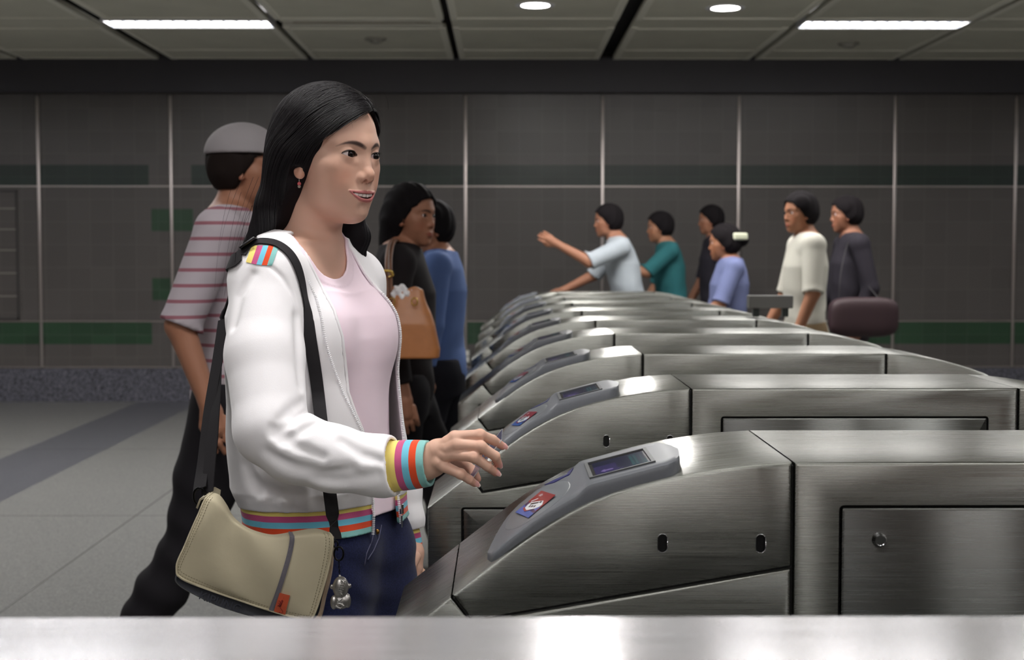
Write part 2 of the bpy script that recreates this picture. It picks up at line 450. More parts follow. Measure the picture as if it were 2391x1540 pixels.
for r, (a, b) in enumerate(rows[:1]):
    t = tag(empty('air_diffuser', ((edges[5]+edges[6])/2, (a+b)/2, CEIL_Z)), 'long linear air diffuser slot in the ceiling between the two lit fixtures', 'air vent')
    bm = bmesh.new()
    for y0, y1 in ((-.16, -.05), (.05, .16)): box(bm, -.58, .58, y0, y1, 0, .02)
    obj('frame', bm, CEIL_T, t)
    bm = bmesh.new(); box(bm, -.58, .58, -.05, .05, .03, .05); obj('slot', bm, SLOT, t)
    bm = bmesh.new()
    for y in (-.02, .015): box(bm, -.5, .5, y, y+.008, .002, .028)
    obj('blade', bm, mat('diffuser blade', (180, 172, 150), 0.5), t)

# ================================================================== ticket gates
GX, GT, GD = 0.345, 1.053, 0.31
CURVE = [(-.407, -.160), (-.382, -.1405), (-.355, -.1195), (-.333, -.1025), (-.311, -.0870), (-.288, -.0725), (-.264, -.0590), (-.240, -.0475), (-.214, -.0375), (-.185, -.0285), (-.154, -.0205), (-.120, -.0132), (-.085, -.0075), (-.045, -.0028), (0, 0)]
def prof(x): return float(np.interp(x, [-.485] + [c[0] for c in CURVE] + [1], [-.221] + [c[1] for c in CURVE] + [0]))
LX = .602
def mx(poly): return [(LX - x, z) for x, z in poly]
def tz(poly): return [(x, GT + z) for x, z in poly]
def stad(cx, cz, w, h, n=8):
    r = w/2; p = []
    for k in range(n+1): a = math.pi*k/n; p.append((cx + r*math.cos(a), cz + h/2 - r + r*math.sin(a)))
    for k in range(n+1): a = math.pi + math.pi*k/n; p.append((cx + r*math.cos(a), cz - h/2 + r + r*math.sin(a)))
    return p
def rrect(x0, x1, z0, z1, r=0.006, n=4):
    p = []
    for cx, cz, a0 in ((x1-r, z1-r, 0), (x0+r, z1-r, 90), (x0+r, z0+r, 180), (x1-r, z0+r, 270)):
        for k in range(n+1):
            a = math.radians(a0 + 90*k/n); p.append((cx + r*math.cos(a), cz + r*math.sin(a)))
    return p
G = 0.0013
def steel_part(name, bm, parent, m=None, sm=32):
    o = obj(name, bm, [m or STEEL, DARK], parent, smooth=sm); brush_uv(o.data); return o

def make_gate():
    g = empty('ticket_gate', (GX, 0, 0))
    # dark inner carcass seen in the joints
    core = inset(tz([(-.485, -GT), (-.485, -.221)] + CURVE + [(.602 - x, z) for x, z in reversed(CURVE)] + [(LX+.485, -.221), (LX+.485, -GT)]), .006)
    bm = bmesh.new(); plate(bm, core, .007, GD-.007, .001); obj('carcass', bm, DARK, g)
    hood = inset(tz(CURVE + [(0, -.127), (-.382, -.192)]), G)
    slots = [stad(-.155, GT-.098, .012, .0225), stad(-.038, GT-.0985, .012, .0225)]
    low = inset(tz([(-.485, -GT), (-.485, -.221), (-.407, -.160), (-.382, -.192), (0, -.127), (0, -GT)]), G)
    door_l = rrect(-.422, -.014, .10, GT-.220)
    for mirror in (False, True):
        M = mx if mirror else (lambda p: p)
        bm = bmesh.new(); plate(bm, M(hood), 0, GD, .0046, [M(s) for s in slots], .010)
        h = steel_part('curved_cover', bm, g)
        for s in slots:
            bm = bmesh.new()
            ring = [Vector((x, 0, z)) for x, z in M(s)]
            tube(bm, ring + ring[:1], .0005, 6); obj('sensor_rim', bm, CHROME, h)
            bm = bmesh.new(); plate(bm, inset(M(s), .0006), .004, .0095, .0004); obj('sensor_window', bm, BLACK_PL, h)
        bm = bmesh.new(); plate(bm, M(low), 0, GD, .0046, [M(door_l)], .012)
        e = steel_part('end_housing', bm, g)
        bm = bmesh.new(); plate(bm, M(inset(door_l, .0035)), -.0005, .010, .0028, [M(stad(-.380, GT-.266, .012, .0225))], .006)
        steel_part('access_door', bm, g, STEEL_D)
    door_c = rrect(.055, .548, .10, GT-.0525)
    bm = bmesh.new(); plate(bm, inset(tz([(0, -GT), (0, 0), (LX, 0), (LX, -GT)]), G), 0, GD, .0046, [door_c], .012)
    steel_part('centre_housing', bm, g)
    bm = bmesh.new(); plate(bm, inset(door_c, .0032), -.0005, .010, .0030)
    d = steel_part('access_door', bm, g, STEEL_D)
    bm = bmesh.new()
    Mx = Matrix.Translation((.103, 0, GT-.094)) @ Matrix.Rotation(math.radians(90), 4, 'X')
    lathe(bm, [(.0088, 0), (.0088, .003), (.0072, .0062), (.0066, .0085), (.0056, .0085), (.0052, .0072), (.0001, .0072)], 24, 0, Mx)
    lk = obj('lock', bm, CHROME, d, smooth=30)
    # card reader: a long grey moulding following the curved cover
    def foot(n=20):
        return None
    xs = np.linspace(-.364, -.124, 49)
    near = np.interp(xs, [-.364, -.362, -.356, -.345, -.150, -.142, -.133, -.127, -.124], [.050, .022, .012, .008, .010, .014, .028, .055, .100])
    far = np.interp(xs, [-.364, -.360, -.352, -.340, -.325, -.300, -.170, -.150, -.138, -.129, -.124], [.058, .090, .130, .165, .187, .198, .202, .196, .180, .150, .110])
    def top_z(x):                                    # raised deck: pad below, flat screen housing above
        pad = prof(x) + np.interp(x, [-.364, -.340, -.30, -.256], [.006, .012, .014, .014])
        z0, z1 = prof(-.2425) + .021, prof(-.140) + .0165
        hs = z0 + (z1 - z0) * (x + .2425) / (.1025)
        if x > -.140: hs = z1 + (x + .140) * 0.10
        t = min(1, max(0, (x + .256) / .0135))
        return pad*(1-t) + hs*t
    bm = bmesh.new(); NV = 14
    rows_v = []
    sx0, sx1, sv0, sv1 = -.2350, -.1640, .040, .150
    vs_u = np.linspace(0, 1, NV)
    def ring(x, a, b):
        zb = GT + prof(x) - .002; zt = GT + top_z(x); r = min(.007, (b-a)*.3)
        p = [(a, zb), (a, zt - .007), (a + r*.3, zt - .0022), (a + r, zt)]
        q = [(b, zb), (b, zt - .007), (b - r*.3, zt - .0022), (b - r, zt)]
        m = [(a + r + (b-a-2*r)*t, zt) for t in (0.14, .26, .5, .74, .86)]
        return p + m + q[::-1]
    prev = None
    for x, a, b in zip(xs, near, far):
        rg = [bm.verts.new((x, v, z)) for v, z in ring(x, a, b)]
        if prev:
            for k in range(len(rg)-1): bm.faces.new((prev[k], prev[k+1], rg[k+1], rg[k]))
        else: bm.faces.new(rg)
        prev = rg
    bm.faces.new(prev)
    r = obj('card_reader', bm, READER, g, smooth=38)
    # recessed display in the housing: a frame standing on the deck, glass with its picture
    A = Vector((sx0, 0, GT + top_z(sx0))); B = Vector((sx1, 0, GT + top_z(sx1)))
    ux = (B - A); L = ux.length; ux.normalize(); uy = Vector((0, 1, 0)); un = ux.cross(uy)
    if un.z < 0: un = -un
    def sp(u, v, h): return A + ux*u + uy*v + un*h
    bm = bmesh.new()
    def bar(u0, u1, v0, v1, h0, h1, mi=0):
        vv = [bm.verts.new(sp(u, v, h)) for h in (h0, h1) for u, v in ((u0, v0), (u1, v0), (u1, v1), (u0, v1))]
        for q in ((0,3,2,1),(4,5,6,7),(0,1,5,4),(1,2,6,5),(2,3,7,6),(3,0,4,7)):
            f = bm.faces.new([vv[i] for i in q]); f.material_index = mi
    e = .0045
    bar(-e, L+e, sv0-e, sv0, -.004, .0022); bar(-e, L+e, sv1, sv1+e, -.004, .0022)
    bar(-e, 0, sv0, sv1, -.004, .0022); bar(L, L+e, sv0, sv1, -.004, .0022)
    obj('screen_bezel', bm, mat('reader bezel', (70, 72, 74), 0.45), r)
    bm = bmesh.new(); MI = {'bg': 0, 'pur': 1, 'teal': 2, 'lav': 3, 'fr': 4}
    def sq(u0, u1, v0, v1, mi, h=.0006): flat_poly(bm, [sp(u*L, sv0+(sv1-sv0)*v, h) for u, v in ((u0, v0), (u1, v0), (u1, v1), (u0, v1))], mi)
    sq(0, 1, 0, 1, 4, .0003); sq(.06, .96, .05, .93, 0)
    sq(.06, .45, .05, .6, 1, .0008)
    for u in (.70, .77): sq(u, u+.045, .12, .8, 2, .0008)
    sq(.885, .905, .05, .75, 2, .0008); sq(.925, .955, .05, .35, 2, .0008)
    def ar(pts, mi): flat_poly(bm, [sp(u*L, sv0+(sv1-sv0)*v, .0011) for u, v in pts], mi)
    ar([(.15, .22), (.23, .32), (.23, .26), (.37, .26), (.37, .18), (.23, .18), (.23, .12)], 3)
    for u, v in ((.44, .12), (.46, .16), (.52, .14), (.50, .10)): sq(u, u+.018, v, v+.03, 3, .0011)
    obj('display_screen', bm, [mat('screen navy', (26, 28, 48), 0.12, emit=(40, 48, 86), strength=.10), mat('screen violet', (44, 40, 78), 0.12, emit=(58, 52, 104), strength=.12),
        mat('screen teal', (20, 62, 66), 0.12, emit=(30, 96, 100), strength=.2), mat('screen lavender', (96, 84, 130), 0.12, emit=(120, 104, 158), strength=.25), mat('screen rim', (30, 29, 32), 0.2)], r)
    # blue marker along the far edge of the pad
    bm = bmesh.new()
    pts = [(-.252, .186), (-.262, .199), (-.275, .199), (-.290, .190), (-.278, .168), (-.258, .166)]
    top = [bm.verts.new((x, v, GT + top_z(x) + .0012 - max(0, v-.19)*.3)) for x, v in pts]
    botm = [bm.verts.new((x, v, GT + top_z(x) - .004)) for x, v in pts]
    bm.faces.new(top); bm.faces.new(botm[::-1])
    for k in range(len(pts)): bm.faces.new((top[k-1], top[k], botm[k], botm[k-1]))
    obj('blue_marker', bm, mat('navy marker', (36, 38, 98), 0.35), r)
    bm = bmesh.new()                                     # the raised oval where the card is held
    def ov(a, k, dz): 
        x = -.3015 + .041*k*math.cos(a); v = .100 + .082*k*math.sin(a); return (x, v, GT + top_z(x) + dz)
    rg = [[bm.verts.new(ov(2*math.pi*i/48, k, dz)) for i in range(48)] for k, dz in ((1, -.001), (1, .0002), (.97, .0008), (.6, .0009), (.2, .0009))]
    for r0, r1 in zip(rg, rg[1:]):
        for i in range(48): bm.faces.new((r0[i], r0[(i+1) % 48], r1[(i+1) % 48], r1[i]))
    bm.faces.new(rg[-1]); obj('target_pad', bm, mat('paler reader grey', (100, 104, 108), 0.38), r, smooth=40)
    # card picture on the pad: red sky, blue ground, a white tram
    cx, cv = -.3045, .098
    sl = (top_z(cx+.012) - top_z(cx-.012)) / .024
    o0 = Vector((cx, cv-.004, GT + top_z(cx) + .0020)); sx_ = Vector((.0075, -.04625, .0075*sl)); sy_ = Vector((.0170, .01375, .0170*sl)); sn = sx_.cross(sy_).normalized()
    def st(u, v, h): return o0 + sx_*u + sy_*v + sn*h
    bm = bmesh.new()
    def pg(pts, mi, h): flat_poly(bm, [st(u, v, h) for u, v in pts], mi)
    pg([(-1, -1), (1, -1), (1, 1), (-1, 1)], 0, 0)
    pg([(-1, .0), (1, -.45), (1, 1), (-1, 1)], 1, .0002)
    pg([(-1, -1), (1, -1), (1, -.62), (-.2, -.5), (-1, -.3)], 2, .0002)
    pg([(.2, .15), (.95, -.1), (.9, -.45), (.3, -.3)], 2, .0003)
    pg([(-.55, .02), (.50, .38), (.85, .10), (.80, -.12), (.55, -.32), (-.05, -.60), (-.50, -.55), (-.62, -.25)], 3, .0004)
    pg([(-.42, -.05), (.28, .22), (.25, .08), (-.40, -.20)], 4, .0006)
    for k in range(3): pg([(-.28+k*.24, -.22+k*.05), (-.12+k*.24, -.19+k*.05), (-.10+k*.24, -.34+k*.05), (-.26+k*.24, -.38+k*.05)], 4, .0006)
    pg([(.30, .28), (.52, .30), (.50, .16), (.32, .14)], 4, .0006)
    pg([(-.62, -.45), (-.10, -.62), (.25, -.50), (.22, -.58), (-.12, -.74), (-.64, -.58)], 5, .0006)
    pg([(-.70, .10), (-.30, .42), (-.26, .36), (-.66, .02)], 3, .0005)
    tm = text_mesh('alize', .0085); tm.transform(Matrix.Translation((0, 0, 0)))
    M4 = Matrix.Identity(4)
    sxn = sx_.normalized(); syn = sn.cross(sxn)
    for i in range(3): M4[i][0] = sxn[i]; M4[i][1] = syn[i]; M4[i][2] = sn[i]; M4[i][3] = (st(-.42, .70, .0006))[i]
    tm.transform(M4); nb = len(bm.faces); bm.from_mesh(tm); bpy.data.meshes.remove(tm)
    bm.faces.ensure_lookup_table()
    for f in bm.faces[nb:]: f.material_index = 3
    ob = obj('card_picture', bm, [mat('sticker indigo', (34, 34, 84), 0.2), mat('sticker red', (138, 30, 32), 0.2), mat('sticker blue', (50, 92, 168), 0.2), mat('sticker white', (226, 232, 236), 0.2), mat('sticker black', (24, 26, 34), 0.2), mat('sticker dark red', (150, 50, 48), 0.2)], r)
    return g

GATE_Y = [1.675] + [2.595 + .9*k for k in range(8)]
GLAB = ['large steel ticket gate in front of the woman, its door lock and grey reader close',
        'steel ticket gate right behind the woman\'s reaching hand',
        'steel ticket gate, next one behind the gate at her hand',
        'fourth steel ticket gate from the camera, its picture sticker just visible',
        'steel ticket gate carrying the small display box on posts',
        'steel ticket gate just behind the one with the small display box',
        'steel ticket gate, third from the far end of the row',
        'second last steel ticket gate of the row, before the farthest',
        'farthest steel ticket gate, last of the row']
g0 = make_gate()
for i, y in enumerate(GATE_Y):
    o = g0 if i == 0 else dup(g0, (GX, y, 0))
    o.location = (GX, y, 0)
    tag(o, GLAB[i], 'ticket gate', 'row of ticket gates')

# the long housing right under the camera: only its top shows, out of focus
t = tag(empty('ticket_gate', (-.70, .640, 0)), 'steel ticket gate nearest the camera, its blurred top along the bottom edge', 'ticket gate', 'row of ticket gates')
bm = bmesh.new(); plate(bm, [(.006, 0), (1.894, 0), (1.894, GT-.006), (.006, GT-.006)], .007, .318-.007, .001); obj('carcass', bm, DARK, t)
dr = rrect(.30, 1.60, .10, GT-.06)
bm = bmesh.new(); plate(bm, [(0, 0), (1.9, 0), (1.9, GT), (0, GT)], 0, .318, .0034, [dr], .012); steel_part('centre_housing', bm, t, STEEL_LIT)
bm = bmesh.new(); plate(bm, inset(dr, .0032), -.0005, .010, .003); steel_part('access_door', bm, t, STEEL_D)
bm = bmesh.new(); rbox(bm, .02, 1.88, .316, .3225, .06, GT-.045, .003); steel_part('added_dark_panel', bm, t, STEEL_D)  # unseen panel, added to darken what the next gate's front reflects
cv = [(0, GT), (-.05, GT-.003), (-.12, GT-.013), (-.185, GT-.0285), (-.24, GT-.0475), (-.311, GT-.087), (-.407, GT-.16), (-.485, GT-.221), (-.485, 0), (0, 0)]
for M in ((lambda p: p), (lambda p: [(1.9 - x, z) for x, z in p])):
    bm = bmesh.new(); plate(bm, M(inset(cv, G)), 0, .318, .0034); steel_part('curved_cover', bm, t)

# small display box on two posts, on the fifth gate
t = tag(empty('display_box', (1.035, 5.50, GT)), 'small grey display box on two short posts, standing on a ticket gate', 'display')
bm = bmesh.new(); rbox(bm, -.085, .085, -.03, .03, .033, .083, .004); obj('housing', bm, mat('grey housing', (112, 112, 108), 0.4), t)
for x in (-.055, .058):
    bm = bmesh.new(); rbox(bm, x-.012, x+.012, -.015, .015, 0, .035, .002); obj('post', bm, mat('green black post', (30, 42, 38), 0.35), t)
# double socket box low on the far wall
t = tag(empty('socket_box', (-.335, YF, .40)), 'small white double socket box low on the far wall', 'socket box')
bm = bmesh.new(); rbox(bm, -.055, .055, -.03, 0, -.07, .06, .004); obj('box', bm, mat('grey socket box', (104, 104, 100), 0.5), t)
for z in (-.05, .005):
    bm = bmesh.new(); rbox(bm, -.040, .040, -.036, -.028, z, z+.045, .003); obj('plate', bm, mat('white socket plate', (214, 214, 208), 0.4), t)
# ================================================================== distance-field modelling (numpy)
f32 = np.float32
def V3(*a): return np.array(a, f32)
def smin(a, b, k):
    if k <= 0: return np.minimum(a, b)
    h = np.clip(0.5 + 0.5*(b - a)/k, 0, 1)
    return b + (a - b)*h - k*h*(1 - h)
def smax(a, b, k): return -smin(-a, -b, k)
def ell(p, c, r):
    q = (p - np.asarray(c, f32)) / np.asarray(r, f32)
    k0 = np.sqrt((q*q).sum(1)) + 1e-9
    q2 = q / np.asarray(r, f32)
    k1 = np.sqrt((q2*q2).sum(1)) + 1e-9
    return k0*(k0 - 1)/k1
def sph(p, c, r):
    q = p - np.asarray(c, f32); return np.sqrt((q*q).sum(1)) - r
def cap(p, a, b, ra, rb=None):
    a = np.asarray(a, f32); b = np.asarray(b, f32); rb = ra if rb is None else rb
    ab = b - a; q = p - a
    t = np.clip((q @ ab)/max(float(ab @ ab), 1e-12), 0, 1)
    v = q - t[:, None]*ab
    return np.sqrt((v*v).sum(1)) - (ra + (rb - ra)*t)
def chain(p, pts, rs, k=0.0):
    d = None
    for i in range(len(pts)-1):
        e = cap(p, pts[i], pts[i+1], rs[i], rs[i+1])
        d = e if d is None else smin(d, e, k)
    return d
def flatcone(p, a, b, ra, rb):
    """cone frustum with flat ends; also returns the fraction along its axis"""
    a = np.asarray(a, f32); b = np.asarray(b, f32); ab = b - a; L = float(np.linalg.norm(ab)); u = ab/L
    q = p - a; h = q @ u; v = q - h[:, None]*u
    r = np.sqrt((v*v).sum(1)); t = h/L
    return r - (ra + (rb - ra)*np.clip(t, -.3, 1.3)), h, L, t

class Field:
    """a union of parts, each evaluated only near its own box"""
    def __init__(s, far=0.06): s.parts = []; s.far = far
    def add(s, fn, lo, hi, k=0.0): s.parts.append((fn, np.asarray(lo, f32), np.asarray(hi, f32), k)); return s
    def __call__(s, P):
        d = np.full(len(P), s.far, f32)
        for fn, lo, hi, k in s.parts:
            m = s.far*0.8
            idx = np.nonzero(((P > lo - m) & (P < hi + m)).all(1))[0]
            if len(idx): d[idx] = smin(d[idx], fn(P[idx]).astype(f32), k)
        return d
    def box(s): return np.min([q[1] for q in s.parts], 0), np.max([q[2] for q in s.parts], 0)

def ev(fn, P, chunk=600000):
    if len(P) <= chunk: return fn(P).astype(f32)
    return np.concatenate([fn(P[i:i+chunk]).astype(f32) for i in range(0, len(P), chunk)])

def grad(fn, P, e):
    g = np.empty_like(P)
    for i in range(3):
        o = np.zeros(3, f32); o[i] = e
        g[:, i] = (ev(fn, P+o) - ev(fn, P-o))/(2*e)
    return g
def project(fn, P, e=0.0008, it=2, off=0.0):
    P = P.astype(f32).copy()
    for _ in range(it):
        d = ev(fn, P) - off; g = grad(fn, P, e)
        n2 = (g*g).sum(1) + 1e-6
        st = np.clip(d/n2, -0.004, 0.004)
        P -= g*st[:, None]
    return P

def nets(fn, lo, hi, h, it=1):
    """naive surface nets on a sparse grid -> verts, quads"""
    lo = np.asarray(lo, f32) - 2*h; hi = np.asarray(hi, f32) + 2*h
    B = 8; nb = np.ceil((hi - lo)/(h*B)).astype(int) + 1; n = nb*B
    bi = np.stack(np.meshgrid(*[np.arange(k) for k in nb], indexing='ij'), -1).reshape(-1, 3)
    cen = lo + (bi + 0.5).astype(f32)*(B*h) - 0.5*h
    dc = ev(fn, cen)
    keep = np.abs(dc) < B*h*0.87*1.45
    D = np.repeat(np.repeat(np.repeat(np.where(dc > 0, 1, -1).astype(f32).reshape(nb), B, 0), B, 1), B, 2)
    off = np.stack(np.meshgrid(*[np.arange(B)]*3, indexing='ij'), -1).reshape(-1, 3)
    kb = bi[keep]
    for s in range(0, len(kb), 1200):
        ii = (kb[s:s+1200, None, :]*B + off[None]).reshape(-1, 3)
        D[ii[:, 0], ii[:, 1], ii[:, 2]] = ev(fn, lo + ii.astype(f32)*h)
    S = D < 0
    c = np.zeros(tuple(np.array(S.shape)-1), np.int8)
    sl = [slice(0, -1), slice(1, None)]
    for a in (0, 1):
        for b in (0, 1):
            for e in (0, 1): c += S[sl[a], sl[b], sl[e]]
    ci = np.argwhere((c > 0) & (c < 8))
    vid = np.full(c.shape, -1, np.int32); vid[ci[:, 0], ci[:, 1], ci[:, 2]] = np.arange(len(ci))
    acc = np.zeros((len(ci), 3), f32); cnt = np.zeros(len(ci), f32)
    corners = [(a, b, e) for a in (0, 1) for b in (0, 1) for e in (0, 1)]
    val = {q: D[ci[:, 0]+q[0], ci[:, 1]+q[1], ci[:, 2]+q[2]] for q in corners}
    for i, q in enumerate(corners):
        for r in corners[i+1:]:
            if sum(abs(x-y) for x, y in zip(q, r)) != 1: continue
            a, b = val[q], val[r]; m = (a < 0) != (b < 0)
            t = np.where(m, a/np.where(m, a-b, 1), 0)
            pq = np.array(q, f32); pr = np.array(r, f32)
            acc += np.where(m[:, None], pq + (pr-pq)*t[:, None], 0); cnt += m
    verts = lo + (ci + acc/cnt[:, None])*h
    quads = []
    for ax in range(3):
        s0 = [slice(None)]*3; s1 = [slice(None)]*3; s0[ax] = slice(0, -1); s1[ax] = slice(1, None)
        a, b = S[tuple(s0)], S[tuple(s1)]
        e = np.argwhere(a != b); ins = a[e[:, 0], e[:, 1], e[:, 2]]
        u, w_ = [(1, 2), (2, 0), (0, 1)][ax]
        ok = (e[:, u] > 0) & (e[:, w_] > 0) & (e[:, u] < S.shape[u]-1) & (e[:, w_] < S.shape[w_]-1)
        e, ins = e[ok], ins[ok]
        def at_(du, dw):
            q = e.copy(); q[:, u] += du; q[:, w_] += dw; return vid[q[:, 0], q[:, 1], q[:, 2]]
        Q = np.stack([at_(-1, -1), at_(0, -1), at_(0, 0), at_(-1, 0)], 1)
        Q[~ins] = Q[~ins][:, ::-1]
        quads.append(Q)
    Q = np.concatenate(quads); Q = Q[(Q >= 0).all(1)]
    if it: verts = project(fn, verts, h*0.3, it)
    return verts, Q

def np_mesh(name, v, q):
    me = bpy.data.meshes.new(name)
    k = q.shape[1]
    me.vertices.add(len(v)); me.vertices.foreach_set('co', np.asarray(v, f32).ravel())
    me.loops.add(len(q)*k); me.loops.foreach_set('vertex_index', q.astype(np.int32).ravel())
    me.polygons.add(len(q)); me.polygons.foreach_set('loop_start', np.arange(0, len(q)*k, k, dtype=np.int32))
    me.polygons.foreach_set('use_smooth', np.ones(len(q), bool))
    me.update(calc_edges=True); me.validate()
    return me

def refine(me, fn, regions, e=0.0005):
    """subdivide the mesh inside each region test (verts -> mask) and put it back on the field"""
    for test in regions:
        bm = bmesh.new(); bm.from_mesh(me)
        co = np.array([v.co[:] for v in bm.verts], f32)
        m = test(co)
        es = [ed for ed in bm.edges if m[ed.verts[0].index] and m[ed.verts[1].index]]
        bmesh.ops.subdivide_edges(bm, edges=es, cuts=1, use_grid_fill=True)
        bm.to_mesh(me); bm.free()
        co = vco(me); m = test(co)
        co[m] = project(fn, co[m], e, 2)
        me.vertices.foreach_set('co', co.ravel()); me.update()
    me.polygons.foreach_set('use_smooth', np.ones(len(me.polygons), bool))
    return me

def vco(me):
    co = np.empty(len(me.vertices)*3, f32); me.vertices.foreach_get('co', co); return co.reshape(-1, 3)
def set_attr(me, name, val):
    a = me.attributes.new(name, 'FLOAT', 'POINT'); a.data.foreach_set('value', np.asarray(val, f32))
def set_col(me, col):
    a = me.color_attributes.new('Col', 'FLOAT_COLOR', 'POINT')
    c = np.ones((len(col), 4), f32); c[:, :3] = col; a.data.foreach_set('color', c.ravel())

def col_mat(name, rough=0.45, sss=0.0, spec=0.5, sheen=0.0, bump=None):
    """material coloured by the mesh's own colour attribute"""
    if name in MATS: return MATS[name]
    m = mat(name, (200, 200, 200), rough, spec=spec, sss=sss, sheen=sheen, bump=bump)
    nt = m.node_tree; a = nt.nodes.new('ShaderNodeVertexColor'); a.layer_name = 'Col'
    nt.links.new(a.outputs[0], nt.nodes['Principled BSDF'].inputs['Base Color'])
    return m
STRIPES = [(238, 217, 122), (196, 86, 132), (112, 192, 216), (220, 76, 38), (132, 190, 186)]
def stripe_mat(name='striped knit ribbing', cols=STRIPES):
    if name in MATS: return MATS[name]
    m = mat(name, (200, 200, 200), 0.85, spec=0.2, sheen=0.2, bump=(900, 0.25, 0.001))
    nt = m.node_tree; a = nt.nodes.new('ShaderNodeAttribute'); a.attribute_name = 't'
    d = nt.nodes.new('ShaderNodeMath'); d.operation = 'DIVIDE'; d.inputs[1].default_value = len(cols)
    nt.links.new(a.outputs['Fac'], d.inputs[0])
    r = nt.nodes.new('ShaderNodeValToRGB'); r.color_ramp.interpolation = 'CONSTANT'
    while len(r.color_ramp.elements) < len(cols): r.color_ramp.elements.new(0.5)
    for i, c in enumerate(cols):
        r.color_ramp.elements[i].position = i/len(cols); r.color_ramp.elements[i].color = lin(c)
    nt.links.new(d.outputs[0], r.inputs[0]); nt.links.new(r.outputs[0], nt.nodes['Principled BSDF'].inputs['Base Color'])
    return m

def lc(c): return np.array(lin(c)[:3], f32)
def blend(col, m, c): col += (lc(c) - col)*np.clip(m, 0, 1)[:, None]

# ------------------------------------------------------------------ a human head (forward a, left b, up c; eyes at c = 0)
EYE = (.0640, .0303, 0.0)
def head_base(p):
    """face without mouth opening; p is mirrored to b >= 0"""
    d = ell(p, (-.003, 0, .030), (.0865, .0720, .077))
    d = smin(d, ell(p, (.022, 0, -.026), (.058, .0555, .076)), .020)
    d = smin(d, ell(p, (.026, 0, -.062), (.046, .049, .036)), .020)
    d = smin(d, ell(p, (.0535, 0, -.0885), (.0205, .023, .0170)), .016)
    d = smin(d, ell(p, (.0375, .0315, -.033), (.0300, .0245, .0285)), .015)
    d = smin(d, ell(p, (.0400, .0425, -.014), (.021, .0165, .014)), .026)
    d = smin(d, cap(p, (.0745, .004, .018), (.0570, .043, .020), .0105, .0095), .014)
    # eye sockets, lids
    d = smax(d, -ell(p, (.0885, .0300, .0015), (.0135, .0185, .0110)), .010)
    d = smin(d, sph(p, EYE, .0142), .0045)
    d = smin(d, cap(p, (.0700, .0185, -.0105), (.0630, .041, -.0085), .0042, .0035), .008)
    # nose
    d = smin(d, cap(p, (.0735, 0, .006), (.0835, 0, -.027), .0066, .0078), .011)
    d = smin(d, sph(p, (.0852, 0, -.0310), .0092), .007)
    d = smin(d, ell(p, (.0778, .0112, -.0352), (.0082, .0058, .0064)), .0060)
    d = smin(d, cap(p, (.0860, 0, -.0368), (.0780, 0, -.0415), .0042, .0040), .004)
    d = smax(d, -ell(p, (.0832, .0066, -.0416), (.0056, .0034, .0050)), .0014)
    # mouth region, philtrum, fold under the lower lip
    d = smin(d, ell(p, (.0550, 0, -.0630), (.0250, .0265, .0205)), .012)
    d = smin(d, ell(p, (.0405, .0255, -.0500), (.0195, .0165, .0170)), .018)
    d = smin(d, ell(p, (.0420, .0360, -.0410), (.0190, .0155, .0180)), .014)
    d = smax(d, -cap(p, (.0828, 0, -.0455), (.0838, 0, -.0530), .0020), .004)
    d = smax(d, -cap(p, (.0800, 0, -.0800), (.0780, .006, -.0798), .0016), .012)
    return d
LIPS = {}
def lips(smile):
    """lip centre lines lying on the face surface: (points, radii, opening curves)"""
    if smile in LIPS: return LIPS[smile]
    if smile:
        ub, uc, ur = [0, .005, .0120, .0185, .0250, .0295], [-.0584, -.0578, -.0580, -.0576, -.0567, -.0560], [.0026, .0030, .0025, .0018, .0012, .0006]
        lb_, lc_, lr = [0, .0080, .0145, .0205, .0255, .0295], [-.0700, -.0694, -.0672, -.0636, -.0594, -.0563], [.0036, .0035, .0031, .0023, .0014, .0007]
    else:
        ub, uc, ur = [0, .004, .009, .014, .0195, .0230], [-.0596, -.0591, -.0598, -.0606, -.0618, -.0622], [.0030, .0033, .0029, .0023, .0014, .0008]
        lb_, lc_, lr = [0, .006, .011, .016, .020, .0230], [-.0682, -.0680, -.0669, -.0650, -.0632, -.0624], [.0042, .0040, .0035, .0026, .0015, .0008]
    def surf(b, c):
        P = np.array([[.13, bb, cc] for bb, cc in zip(b, c)], f32)
        for _ in range(60): P[:, 0] -= np.clip(head_base(P), -.01, .03)*.8
        return P
    U, L_ = surf(ub, uc), surf(lb_, lc_)
    U[:, 0] -= np.array(ur, f32)*.25; L_[:, 0] -= np.array(lr, f32)*.30
    LIPS[smile] = (U, ur, L_, lr, (ub, [c - .80*r for c, r in zip(uc, ur)]), (lb_, [c + .62*r for c, r in zip(lc_, lr)]))
    return LIPS[smile]
